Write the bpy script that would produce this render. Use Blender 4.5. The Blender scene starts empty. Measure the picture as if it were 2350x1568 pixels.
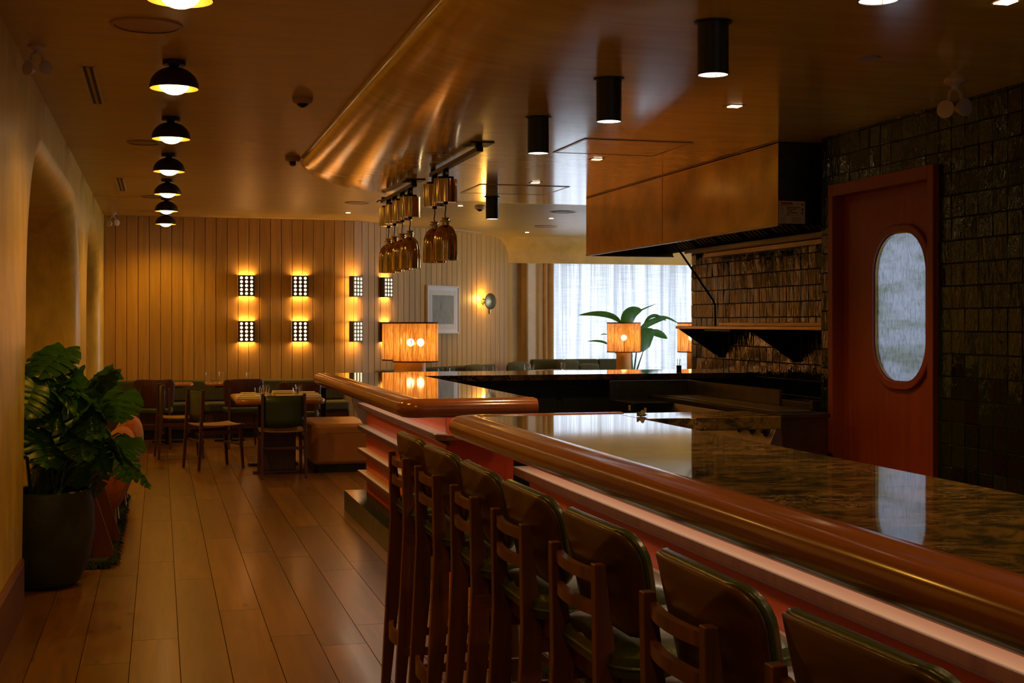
import bpy, bmesh, math, random
from mathutils import Vector, Matrix
R = random.Random(7)
PI = math.pi
scene = bpy.context.scene
col = scene.collection

# ---------------------------------------------------------------- camera, world, exposure
F, H = 3050.0, 1.5
YAW = math.atan(809 / F)
S, C = math.sin(YAW), math.cos(YAW)
cam = bpy.data.cameras.new('camera')
cam_o = bpy.data.objects.new('camera', cam)
col.objects.link(cam_o)
cam.sensor_width = 36.0
cam.lens = 36.0 * F / 2350
cam.shift_y = -42 / 2350
cam.clip_start = 0.05
cam_o.location = (0, 0, H)
cam_o.rotation_euler = (PI / 2, 0, -YAW)
scene.camera = cam_o
scene.view_settings.view_transform = 'Standard'
scene.view_settings.look = 'None'
scene.view_settings.exposure = 0.0
scene.view_settings.gamma = 1.0
w = bpy.data.worlds.new('overcast_sky')
scene.world = w
w.use_nodes = True
w.node_tree.nodes['Background'].inputs[0].default_value = (0.72, 0.83, 1.0, 1)
w.node_tree.nodes['Background'].inputs[1].default_value = 0.5
WARM = (1.0, 0.48, 0.03)
WARM2 = (1.0, 0.53, 0.09)


def lamp(name, kind, loc, energy, color, size=0.1, rot=None, spot=None, size_y=None, parent=None, blend=0.6, spread=None):
    l = bpy.data.lights.new(name, kind)
    l.energy = energy
    l.color = color
    if kind == 'AREA':
        l.size = size
        if size_y:
            l.shape = 'RECTANGLE'
            l.size_y = size_y
        if spread:
            l.spread = spread
    else:
        l.shadow_soft_size = size
    if kind == 'SPOT':
        l.spot_size = spot or 1.6
        l.spot_blend = blend
    o = bpy.data.objects.new(name, l)
    o.location = loc
    if rot:
        o.rotation_euler = rot
    o.parent = parent
    col.objects.link(o)
    return o


# daylight outside the street window, beyond the linen curtain
lamp('window_daylight', 'AREA', (7.9, 22.6, 1.5), 145, (0.78, 0.88, 1.0), 3.4, (PI / 2, 0, PI), size_y=2.5)
# added daylight from an unseen side, to brighten the diagonal plank wall
lamp('added_side_daylight', 'AREA', (10.6, 17.0, 1.7), 420, (0.86, 0.92, 1.0), 5.5, (0, PI / 2, 0), size_y=1.8)
# LED strips under the overhang of the two bars; the outer pair is added
lamp('under_bar_strip', 'AREA', (1.395, 3.0, 0.960), 2.8, (1.0, 0.76, 0.50), 0.03, (0, 0, 0), size_y=5.3)  # outer strip, added to light the red panel below the ledge
lamp('under_bar_strip', 'AREA', (1.395, 9.15, 0.960), 1.6, (1.0, 0.76, 0.50), 0.03, (0, 0, 0), size_y=3.1)  # same added outer strip for the middle bar panel
lamp('under_bar_strip', 'AREA', (1.46, 3.0, 1.022), 4.2, (1.0, 0.82, 0.62), 0.05, (0, 0, 0), size_y=5.4)
lamp('under_bar_strip', 'AREA', (1.46, 9.15, 1.022), 2.4, (1.0, 0.82, 0.62), 0.05, (0, 0, 0), size_y=3.1)
lamp('under_bar_strip', 'AREA', (1.8, 7.46, 1.02), 0.45, (1.0, 0.80, 0.60), 0.4, (0, 0, 0), size_y=0.05)
# kitchen lamp behind the porthole door
lamp('kitchen_lamp', 'AREA', (5.6, 7.2, 1.75), 18, (0.82, 0.9, 1.0), 1.2, (0, PI / 2, 0), size_y=1.2)
# street daylight through the window behind the camera
lamp('street_daylight', 'AREA', (2.6, -1.75, 1.7), 70, (0.75, 0.86, 1.0), 2.6, (-PI / 2, 0, 0), size_y=1.6)

# ---------------------------------------------------------------- pixel rays (measuring aid: a pixel to a real point on a known plane)


def ray(x, y):
    u = (x - 1175) / F
    return (S + u * C, C - u * S, (742 - y) / F)


def Pz(x, y, z):
    d = ray(x, y)
    t = (z - H) / d[2]
    return Vector((d[0] * t, d[1] * t, z))


def PX(x, y, X):
    d = ray(x, y)
    t = X / d[0]
    return Vector((X, d[1] * t, H + d[2] * t))


def PY(x, y, Y):
    d = ray(x, y)
    t = Y / d[1]
    return Vector((d[0] * t, Y, H + d[2] * t))


# ---------------------------------------------------------------- materials
def nt(name):
    m = bpy.data.materials.new(name)
    m.use_nodes = True
    t = m.node_tree
    return m, t, t.nodes['Principled BSDF']


def setp(b, **k):
    for n, v in k.items():
        n = {'base': 'Base Color', 'rough': 'Roughness', 'metal': 'Metallic', 'coat': 'Coat Weight', 'coatr': 'Coat Roughness',
             'spec': 'Specular IOR Level', 'trans': 'Transmission Weight', 'ior': 'IOR', 'sheen': 'Sheen Weight',
             'aniso': 'Anisotropic', 'alpha': 'Alpha'}[n]
        if n == 'Base Color':
            v = (*v, 1) if len(v) == 3 else v
        b.inputs[n].default_value = v


def nmap(t, scale, coord='Object', loc=None):
    tc = t.nodes.new('ShaderNodeTexCoord')
    mp = t.nodes.new('ShaderNodeMapping')
    mp.inputs['Scale'].default_value = scale
    t.links.new(tc.outputs[coord], mp.inputs['Vector'])
    if loc is not None:
        ad = t.nodes.new('ShaderNodeObjectInfo')
        mu = t.nodes.new('ShaderNodeMath')
        mu.operation = 'MULTIPLY'
        mu.inputs[1].default_value = loc
        cb = t.nodes.new('ShaderNodeCombineXYZ')
        t.links.new(ad.outputs['Random'], mu.inputs[0])
        for i in range(3):
            t.links.new(mu.outputs[0], cb.inputs[i])
        t.links.new(cb.outputs[0], mp.inputs['Location'])
    return mp


def noise(t, mp, scale, detail=4, rough=0.55, dist=0.0):
    n = t.nodes.new('ShaderNodeTexNoise')
    n.inputs['Scale'].default_value = scale
    n.inputs['Detail'].default_value = detail
    n.inputs['Roughness'].default_value = rough
    n.inputs['Distortion'].default_value = dist
    t.links.new(mp.outputs[0], n.inputs['Vector'])
    return n


def ramp(t, src, stops):
    r = t.nodes.new('ShaderNodeValToRGB')
    e = r.color_ramp.elements
    while len(e) < len(stops):
        e.new(0.5)
    for el, (p, c) in zip(e, stops):
        el.position = p
        el.color = (*c, 1) if len(c) == 3 else c
    t.links.new(src, r.inputs[0])
    return r


def bump(t, b, src, strength, dist=0.01):
    bp = t.nodes.new('ShaderNodeBump')
    bp.inputs['Strength'].default_value = strength
    bp.inputs['Distance'].default_value = dist
    t.links.new(src, bp.inputs['Height'])
    t.links.new(bp.outputs[0], b.inputs['Normal'])
    return bp


def plain(name, base, rough=0.5, metal=0.0, coat=0.0, bscale=0, bstr=0.1, var=0.0, vscale=8, **k):
    m, t, b = nt(name)
    setp(b, base=base, rough=rough, metal=metal, coat=coat, **k)
    mp = nmap(t, (1, 1, 1))
    if var:
        n = noise(t, mp, vscale)
        r = ramp(t, n.outputs[0], [(0.3, tuple(c * (1 - var) for c in base)), (0.7, tuple(min(1, c * (1 + var)) for c in base))])
        t.links.new(r.outputs[0], b.inputs['Base Color'])
    if bscale:
        n2 = noise(t, mp, bscale)
        bump(t, b, n2.outputs[0], bstr, 0.01)
    return m


def wood(name, c1, c2, axis=1, rough=0.4, coat=0.0, rnd=0.25, fine=60, bstr=0.15, scale=1.0, knots=False):
    m, t, b = nt(name)
    sc = [fine * scale] * 3
    sc[axis] = fine * 0.06 * scale
    mp = nmap(t, tuple(sc), loc=40)
    n = noise(t, mp, 0.35, 5, 0.6, 1.2)
    r = ramp(t, n.outputs[0], [(0.28, c1), (0.72, c2)])
    oi = t.nodes.new('ShaderNodeObjectInfo')
    hs = t.nodes.new('ShaderNodeHueSaturation')
    mr = t.nodes.new('ShaderNodeMapRange')
    mr.inputs['To Min'].default_value = 1 - rnd
    mr.inputs['To Max'].default_value = 1 + rnd
    t.links.new(oi.outputs['Random'], mr.inputs['Value'])
    t.links.new(mr.outputs[0], hs.inputs['Value'])
    if knots:
        mk = nmap(t, (5.5, 1.9, 1), loc=17)
        vo = t.nodes.new('ShaderNodeTexVoronoi')
        vo.inputs['Scale'].default_value = 1.0
        t.links.new(mk.outputs[0], vo.inputs['Vector'])
        rk = ramp(t, vo.outputs['Distance'], [(0.03, (0.16, 0.12, 0.10)), (0.10, (1, 1, 1))])
        mxk = t.nodes.new('ShaderNodeMix')
        mxk.data_type = 'RGBA'
        mxk.blend_type = 'MULTIPLY'
        mxk.inputs['Factor'].default_value = 0.9
        t.links.new(r.outputs[0], mxk.inputs['A'])
        t.links.new(rk.outputs[0], mxk.inputs['B'])
        t.links.new(mxk.outputs['Result'], hs.inputs['Color'])
    else:
        t.links.new(r.outputs[0], hs.inputs['Color'])
    t.links.new(hs.outputs[0], b.inputs['Base Color'])
    setp(b, rough=rough, coat=coat, coatr=0.12)
    bump(t, b, n.outputs[0], bstr, 0.002)
    return m


def emit(name, colr, strength):
    m = bpy.data.materials.new(name)
    m.use_nodes = True
    t = m.node_tree
    t.nodes.remove(t.nodes['Principled BSDF'])
    e = t.nodes.new('ShaderNodeEmission')
    e.inputs[0].default_value = (*colr, 1)
    e.inputs[1].default_value = strength
    t.links.new(e.outputs[0], t.nodes['Material Output'].inputs[0])
    return m


def plaster(name, base, rough, bstr, streak=(1, 1, 1), var=0.18, coat=0.0, nsc=3.0):
    m, t, b = nt(name)
    mp = nmap(t, streak)
    n = noise(t, mp, nsc, 5, 0.6, 0.4)
    r = ramp(t, n.outputs[0], [(0.3, tuple(c * (1 - var) for c in base)), (0.7, tuple(c * (1 + var) for c in base))])
    t.links.new(r.outputs[0], b.inputs['Base Color'])
    rr = t.nodes.new('ShaderNodeMapRange')
    rr.inputs['To Min'].default_value = rough * 0.75
    rr.inputs['To Max'].default_value = rough * 1.25
    t.links.new(n.outputs[0], rr.inputs['Value'])
    t.links.new(rr.outputs[0], b.inputs['Roughness'])
    setp(b, coat=coat, coatr=0.1)
    bump(t, b, n.outputs[0], bstr, 0.02)
    return m


M = {}
M['ceiling'] = plaster('satin_ceiling_plaster', (0.48, 0.325, 0.06), 0.38, 0.04, (0.6, 2.2, 1))
M['soffit'] = plaster('polished_ochre_plaster', (0.84, 0.60, 0.08), 0.16, 0.045, (0.5, 3.0, 1), 0.12, 0.5)
M['arch'] = plaster('troweled_ochre_plaster', (0.66, 0.47, 0.08), 0.34, 0.14, (2.2, 2.2, 0.9), 0.2)
M['bulk'] = plaster('ochre_bulkhead_plaster', (0.66, 0.40, 0.08), 0.5, 0.03)
M['beige'] = plain('beige_wall_paint', (0.62, 0.42, 0.22), 0.7, var=0.06)
M['white_wall'] = plain('white_wall_paint', (0.75, 0.68, 0.58), 0.7, var=0.05)
M['dark_wall'] = plain('dark_brown_paint', (0.10, 0.06, 0.03), 0.6, var=0.1)
M['floor'] = wood('oiled_oak_board', (0.095, 0.038, 0.003), (0.20, 0.083, 0.007), 1, 0.34, 0.12, 0.22, 36, 0.25, knots=True)
M['subfloor'] = plain('dark_subfloor', (0.02, 0.012, 0.008), 0.8, var=0.2)
M['kfloor'] = plain('dark_quarry_floor', (0.03, 0.02, 0.015), 0.5, var=0.2)
M['plank'] = wood('oak_wall_plank', (0.45, 0.25, 0.055), (0.58, 0.345, 0.085), 2, 0.5, 0.0, 0.1, 40, 0.1)
M['groove'] = plain('plank_groove_backing_board', (0.06, 0.025, 0.01), 0.8, var=0.1)  # dark backing board behind the gaps between planks
M['bar_red'] = wood('red_lacquered_panel', (0.62, 0.070, 0.010), (0.72, 0.095, 0.014), 1, 0.42, 0.1, 0.0, 14, 0.04)
M['bar_wood'] = wood('varnished_mahogany', (0.17, 0.048, 0.008), (0.26, 0.078, 0.013), 1, 0.2, 0.35, 0.03, 14, 0.02)
M['ledge_top'] = wood('brightened_ledge_top', (0.60, 0.42, 0.28), (0.68, 0.50, 0.35), 1, 0.4, 0.1, 0.03, 14, 0.03)  # pale tone puts the light on the ledge tops into the colour
M['door_wood'] = wood('red_mahogany_door', (0.24, 0.036, 0.010), (0.33, 0.058, 0.016), 2, 0.45, 0.1, 0.05, 40, 0.05)
M['base_wood'] = wood('dark_red_brown_wood', (0.10, 0.026, 0.010), (0.16, 0.045, 0.016), 2, 0.45, 0.1, 0.05, 30, 0.05)
M['stool_wood'] = wood('walnut_stool', (0.055, 0.019, 0.006), (0.19, 0.062, 0.017), 2, 0.36, 0.1, 0.12, 62, 0.3)
M['shell_wood'] = wood('walnut_shell', (0.040, 0.014, 0.004), (0.105, 0.036, 0.010), 1, 0.36, 0.2, 0.1, 34, 0.12)
M['chair_wood'] = wood('dark_walnut_chair', (0.05, 0.016, 0.008), (0.10, 0.035, 0.014), 2, 0.4, 0.1, 0.1, 50, 0.1)
M['seat_wood'] = wood('honey_plywood_seat', (0.20, 0.10, 0.035), (0.32, 0.17, 0.06), 0, 0.35, 0.2, 0.05, 30, 0.05)
M['table_wood'] = wood('polished_orange_wood', (0.28, 0.10, 0.03), (0.40, 0.16, 0.05), 0, 0.2, 0.5, 0.05, 30, 0.03)
M['green_leather'] = plain('dark_green_leather', (0.035, 0.06, 0.022), 0.32, bscale=90, bstr=0.12, var=0.15)
M['green_pad'] = plain('olive_green_vinyl', (0.045, 0.056, 0.015), 0.28, bscale=60, bstr=0.1, var=0.15)
M['green_fab'] = plain('dark_olive_fabric', (0.065, 0.064, 0.020), 0.85, bscale=300, bstr=0.4, var=0.25, vscale=60)
M['rust'] = plain('rust_boucle', (0.38, 0.085, 0.012), 0.95, bscale=140, bstr=0.8, var=0.25, vscale=70, sheen=0.3)
M['tan'] = plain('tan_leather', (0.40, 0.17, 0.045), 0.34, bscale=50, bstr=0.08, var=0.1)
M['black'] = plain('black_steel', (0.012, 0.013, 0.010), 0.38, 0.6, var=0.1)
M['blackm'] = plain('matte_black', (0.010, 0.010, 0.008), 0.6, var=0.1)
M['dkgreen'] = plain('dark_green_cabinet', (0.016, 0.024, 0.012), 0.5, var=0.1)
M['steel'] = plain('brushed_steel', (0.42, 0.34, 0.21), 0.33, 1.0, bscale=20, bstr=0.03, var=0.08)
M['dsteel'] = plain('dark_greasy_steel', (0.15, 0.125, 0.075), 0.36, 1.0, bscale=20, bstr=0.04, var=0.2)
M['brass_sheet'] = plain('brass_hood_sheet', (0.50, 0.30, 0.045), 0.24, 1.0, bscale=4, bstr=0.05, var=0.3, vscale=3)  # broad colour mottling stands in for uneven reflections
M['copper'] = plain('polished_copper', (0.78, 0.50, 0.15), 0.12, 1.0, bscale=3, bstr=0.02, var=0.05)
M['brass'] = plain('aged_brass', (0.45, 0.30, 0.10), 0.25, 1.0, var=0.1)
M['bronze'] = plain('dark_bronze', (0.11, 0.08, 0.04), 0.4, 0.7, var=0.1)
M['gold_in'] = plain('gold_shade_lining', (0.80, 0.36, 0.05), 0.4, 0.3, var=0.05)
M['grey_metal'] = plain('matte_grey_green_metal', (0.035, 0.038, 0.022), 0.4, 0.5, var=0.1)
M['offwhite'] = plain('offwhite_plastic', (0.60, 0.48, 0.34), 0.5, var=0.04)
M['ochre_pl'] = plain('ochre_painted_metal', (0.40, 0.24, 0.10), 0.5, var=0.04)
M['trim_metal'] = plain('painted_steel_trim', (0.70, 0.46, 0.16), 0.25, 0.3, var=0.05)
M['napkin'] = plain('white_cotton_napkin', (0.86, 0.80, 0.78), 0.9, bscale=200, bstr=0.3, var=0.05)
M['pot'] = plain('dark_green_glazed_clay', (0.022, 0.032, 0.010), 0.55, bscale=30, bstr=0.25, var=0.25)
M['soil'] = plain('dark_soil', (0.02, 0.014, 0.01), 0.95, bscale=60, bstr=1.0, var=0.4)
M['stem'] = plain('plant_stem', (0.05, 0.11, 0.03), 0.5, var=0.2)
M['paper'] = plain('cream_card', (0.62, 0.52, 0.30), 0.7, var=0.05)
M['red_ink'] = plain('red_ink', (0.45, 0.03, 0.02), 0.6, var=0.03)
M['black_ink'] = plain('black_ink', (0.03, 0.025, 0.02), 0.7, var=0.03)
M['blue_ink'] = plain('blue_ink', (0.05, 0.09, 0.14), 0.7, var=0.03)
M['frame_white'] = wood('bleached_wood_frame', (0.66, 0.60, 0.53), (0.78, 0.72, 0.65), 2, 0.6, 0.0, 0.0, 40, 0.05)
M['mat_white'] = plain('white_mount_board', (0.80, 0.77, 0.74), 0.8, var=0.03)
M['rug'] = plain('shaggy_dark_green_rug', (0.02, 0.035, 0.02), 0.95, bscale=150, bstr=1.0, var=0.4, vscale=60)
M['screen'] = plain('black_screen', (0.01, 0.01, 0.01), 0.1, var=0.01)
M['dome_out'] = plain('dark_bronze_dome', (0.045, 0.03, 0.015), 0.42, 0.6, var=0.1)
M['disc_bronze'] = plain('bronze_disc', (0.16, 0.14, 0.08), 0.3, 0.9, var=0.15)
M['globe'] = emit('opal_globe_glow', (1.0, 0.62, 0.26), 11)
M['bulb'] = emit('bulb_glow', (1.0, 0.66, 0.30), 60)
M['dot'] = emit('opal_dot_glow', (1.0, 0.72, 0.42), 2.6)
M['down'] = emit('downlight_glow', (1.0, 0.68, 0.36), 14)
M['canglow'] = emit('can_light_glow', (1.0, 0.86, 0.74), 3.0)
M['strip'] = emit('sconce_slot_glow', (1.0, 0.50, 0.14), 48)


def make_marble():
    m, t, b = nt('brown_veined_marble')
    mp = nmap(t, (1.0, 1.7, 1.0))
    n1 = noise(t, mp, 5.0, 8, 0.65, 1.6)
    r1 = ramp(t, n1.outputs[0], [(0.34, (0.012, 0.009, 0.003)), (0.47, (0.034, 0.024, 0.006)), (0.58, (0.115, 0.064, 0.011)), (0.68, (0.05, 0.028, 0.006))])
    n2 = noise(t, mp, 7.0, 9, 0.7, 2.5)
    r2 = ramp(t, n2.outputs[0], [(0.485, (0, 0, 0)), (0.5, (1, 1, 1)), (0.515, (0, 0, 0))])
    n3 = noise(t, mp, 2.2, 3, 0.5, 0.5)
    r3 = ramp(t, n3.outputs[0], [(0.48, (0, 0, 0)), (0.62, (1, 1, 1))])
    mu = t.nodes.new('ShaderNodeMath')
    mu.operation = 'MULTIPLY'
    t.links.new(r2.outputs[0], mu.inputs[0])
    t.links.new(r3.outputs[0], mu.inputs[1])
    mx = t.nodes.new('ShaderNodeMix')
    mx.data_type = 'RGBA'
    t.links.new(mu.outputs[0], mx.inputs['Factor'])
    t.links.new(r1.outputs[0], mx.inputs['A'])
    mx.inputs['B'].default_value = (0.52, 0.30, 0.12, 1)
    t.links.new(mx.outputs['Result'], b.inputs['Base Color'])
    setp(b, rough=0.04, spec=0.5)
    n4 = noise(t, mp, 30, 3)
    bump(t, b, n4.outputs[0], 0.02, 0.002)
    return m


M['marble'] = make_marble()


def make_tile():
    m, t, b = nt('glazed_dark_green_tile')
    mp = nmap(t, (1, 1, 0.45), loc=30)
    n = noise(t, mp, 34, 3, 0.5, 0.8)
    n2 = noise(t, mp, 12, 2, 0.5, 0.3)
    oi = t.nodes.new('ShaderNodeObjectInfo')
    r = ramp(t, oi.outputs['Random'], [(0.0, (0.003, 0.010, 0.004)), (0.5, (0.007, 0.020, 0.006)), (1.0, (0.016, 0.032, 0.010))])
    t.links.new(r.outputs[0], b.inputs['Base Color'])
    setp(b, rough=0.05, spec=0.42)
    ad = t.nodes.new('ShaderNodeMath')
    ad.operation = 'MULTIPLY_ADD'
    t.links.new(n2.outputs[0], ad.inputs[0])
    ad.inputs[1].default_value = 2.6
    t.links.new(n.outputs[0], ad.inputs[2])
    bump(t, b, ad.outputs[0], 0.55, 0.005)
    return m


M['tile'] = make_tile()
M['rib'] = plain('glazed_olive_rib_tile', (0.020, 0.026, 0.010), 0.14, bscale=12, bstr=0.05, var=0.3, vscale=30)
M['grout'] = plain('dark_olive_grout', (0.10, 0.085, 0.035), 0.7, var=0.1)


def make_leaf():
    m, t, b = nt('glossy_green_leaf')
    mp = nmap(t, (1, 1, 1))
    n = noise(t, mp, 14)
    r = ramp(t, n.outputs[0], [(0.3, (0.010, 0.050, 0.008)), (0.7, (0.030, 0.115, 0.014))])
    t.links.new(r.outputs[0], b.inputs['Base Color'])
    setp(b, rough=0.38, spec=0.45)
    out = t.nodes['Material Output']
    tr = t.nodes.new('ShaderNodeBsdfTranslucent')
    tr.inputs[0].default_value = (0.10, 0.30, 0.02, 1)
    mx = t.nodes.new('ShaderNodeMixShader')
    mx.inputs[0].default_value = 0.28
    t.links.new(b.outputs[0], mx.inputs[1])
    t.links.new(tr.outputs[0], mx.inputs[2])
    t.links.new(mx.outputs[0], out.inputs[0])
    return m


M['leaf'] = make_leaf()


def make_shade():
    # open string shade: translucent fibres with gaps between them
    m, t, b = nt('raffia_lamp_shade')
    out = t.nodes['Material Output']
    mp = nmap(t, (70, 70, 5), coord='Object')
    n = noise(t, mp, 1.2, 5, 0.7, 0.6)
    r = ramp(t, n.outputs[0], [(0.38, (0, 0, 0)), (0.60, (1, 1, 1))])
    rc = ramp(t, n.outputs[0], [(0.36, (0.28, 0.10, 0.02)), (0.50, (0.72, 0.36, 0.08)), (0.62, (0.98, 0.70, 0.30))])
    setp(b, rough=0.9)
    t.links.new(rc.outputs[0], b.inputs['Base Color'])
    tr = t.nodes.new('ShaderNodeBsdfTranslucent')
    t.links.new(rc.outputs[0], tr.inputs[0])
    tp = t.nodes.new('ShaderNodeBsdfTransparent')
    m1 = t.nodes.new('ShaderNodeMixShader')
    m1.inputs[0].default_value = 0.62
    t.links.new(b.outputs[0], m1.inputs[1])
    t.links.new(tr.outputs[0], m1.inputs[2])
    sc = t.nodes.new('ShaderNodeMath')
    sc.operation = 'MULTIPLY'
    sc.inputs[1].default_value = 0.30
    t.links.new(r.outputs[0], sc.inputs[0])
    m2 = t.nodes.new('ShaderNodeMixShader')
    t.links.new(sc.outputs[0], m2.inputs[0])
    t.links.new(m1.outputs[0], m2.inputs[1])
    t.links.new(tp.outputs[0], m2.inputs[2])
    t.links.new(m2.outputs[0], out.inputs[0])
    return m


M['shade'] = make_shade()


def make_sheer():
    m, t, b = nt('sheer_white_linen')
    out = t.nodes['Material Output']
    mp = nmap(t, (60, 60, 1.5))
    n = noise(t, mp, 1.0, 4, 0.65)
    mp2 = nmap(t, (2, 2, 90))
    n2 = noise(t, mp2, 1.0, 3, 0.6)
    ad = t.nodes.new('ShaderNodeMath')
    ad.operation = 'MULTIPLY'
    t.links.new(n.outputs[0], ad.inputs[0])
    t.links.new(n2.outputs[0], ad.inputs[1])
    r0 = ramp(t, ad.outputs[0], [(0.14, (0.45, 0.47, 0.50)), (0.34, (0.95, 0.95, 0.95))])
    mp3 = nmap(t, (7, 7, 0.12))
    n3 = noise(t, mp3, 1.0, 3, 0.7)
    r3 = ramp(t, n3.outputs[0], [(0.38, (0.42, 0.44, 0.48)), (0.60, (1, 1, 1))])  # broad vertical bands paint the fold shading into the linen
    r = t.nodes.new('ShaderNodeMix')
    r.data_type = 'RGBA'
    r.blend_type = 'MULTIPLY'
    r.inputs['Factor'].default_value = 1.0
    t.links.new(r0.outputs[0], r.inputs['A'])
    t.links.new(r3.outputs[0], r.inputs['B'])
    tr = t.nodes.new('ShaderNodeBsdfTranslucent')
    t.links.new(r.outputs['Result'], tr.inputs[0])
    df = t.nodes.new('ShaderNodeBsdfDiffuse')
    df.inputs[0].default_value = (0.8, 0.8, 0.8, 1)
    tp = t.nodes.new('ShaderNodeBsdfTransparent')
    m1 = t.nodes.new('ShaderNodeMixShader')
    m1.inputs[0].default_value = 0.7
    t.links.new(df.outputs[0], m1.inputs[1])
    t.links.new(tr.outputs[0], m1.inputs[2])
    m2 = t.nodes.new('ShaderNodeMixShader')
    m2.inputs[0].default_value = 0.10
    t.links.new(m1.outputs[0], m2.inputs[1])
    t.links.new(tp.outputs[0], m2.inputs[2])
    t.links.new(m2.outputs[0], out.inputs[0])
    return m


M['sheer'] = make_sheer()
M['drape'] = plain('tan_drape', (0.52, 0.31, 0.12), 0.9, bscale=200, bstr=0.3, var=0.1)


def make_glass(name, rough=0.0, tint=(1, 1, 1)):
    m, t, b = nt(name)
    setp(b, base=tint, rough=rough, trans=1.0, ior=1.45)
    mp = nmap(t, (1, 1, 1))
    n = noise(t, mp, 12)
    bump(t, b, n.outputs[0], 0.01, 0.001)
    return m


M['glass'] = make_glass('clear_glass')


def make_porthole():
    m, t, b = nt('rippled_obscure_glass')
    out = t.nodes['Material Output']
    mp = nmap(t, (1, 1, 0.35))
    n = noise(t, mp, 60, 4, 0.6, 0.6)
    bp = bump(t, b, n.outputs[0], 1.0, 0.02)
    setp(b, rough=0.08, base=(0.62, 0.66, 0.70))
    mpb = nmap(t, (0.1, 0.12, 1))
    nb = noise(t, mpb, 6.0, 5, 0.7, 0.2)
    rb = ramp(t, nb.outputs[0], [(0.38, (0.54, 0.58, 0.55)), (0.52, (0.70, 0.74, 0.82))])
    rs = ramp(t, n.outputs[0], [(0.36, (0.62, 0.64, 0.66)), (0.52, (1, 1, 1))])  # speckle paints the light and dark of the ripples into the glass
    mxs = t.nodes.new('ShaderNodeMix')
    mxs.data_type = 'RGBA'
    mxs.blend_type = 'MULTIPLY'
    mxs.inputs['Factor'].default_value = 0.8
    t.links.new(rb.outputs[0], mxs.inputs['A'])
    t.links.new(rs.outputs[0], mxs.inputs['B'])
    tr = t.nodes.new('ShaderNodeBsdfTranslucent')
    t.links.new(mxs.outputs['Result'], tr.inputs[0])
    t.links.new(bp.outputs[0], tr.inputs['Normal'])
    gl = t.nodes.new('ShaderNodeBsdfGlossy')
    gl.inputs['Roughness'].default_value = 0.1
    t.links.new(bp.outputs[0], gl.inputs['Normal'])
    m1 = t.nodes.new('ShaderNodeMixShader')
    m1.inputs[0].default_value = 0.06
    t.links.new(tr.outputs[0], m1.inputs[1])
    t.links.new(gl.outputs[0], m1.inputs[2])
    t.links.new(m1.outputs[0], out.inputs[0])
    return m


M['porthole'] = make_porthole()


def make_art():
    m, t, b = nt('faded_woven_print')
    mp = nmap(t, (3, 3, 0.8))
    n = noise(t, mp, 6, 6, 0.7, 0.5)
    r = ramp(t, n.outputs[0], [(0.3, (0.20, 0.24, 0.22)), (0.55, (0.36, 0.36, 0.30)), (0.75, (0.42, 0.36, 0.28))])
    t.links.new(r.outputs[0], b.inputs['Base Color'])
    setp(b, rough=0.8)
    return m


M['art'] = make_art()


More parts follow.
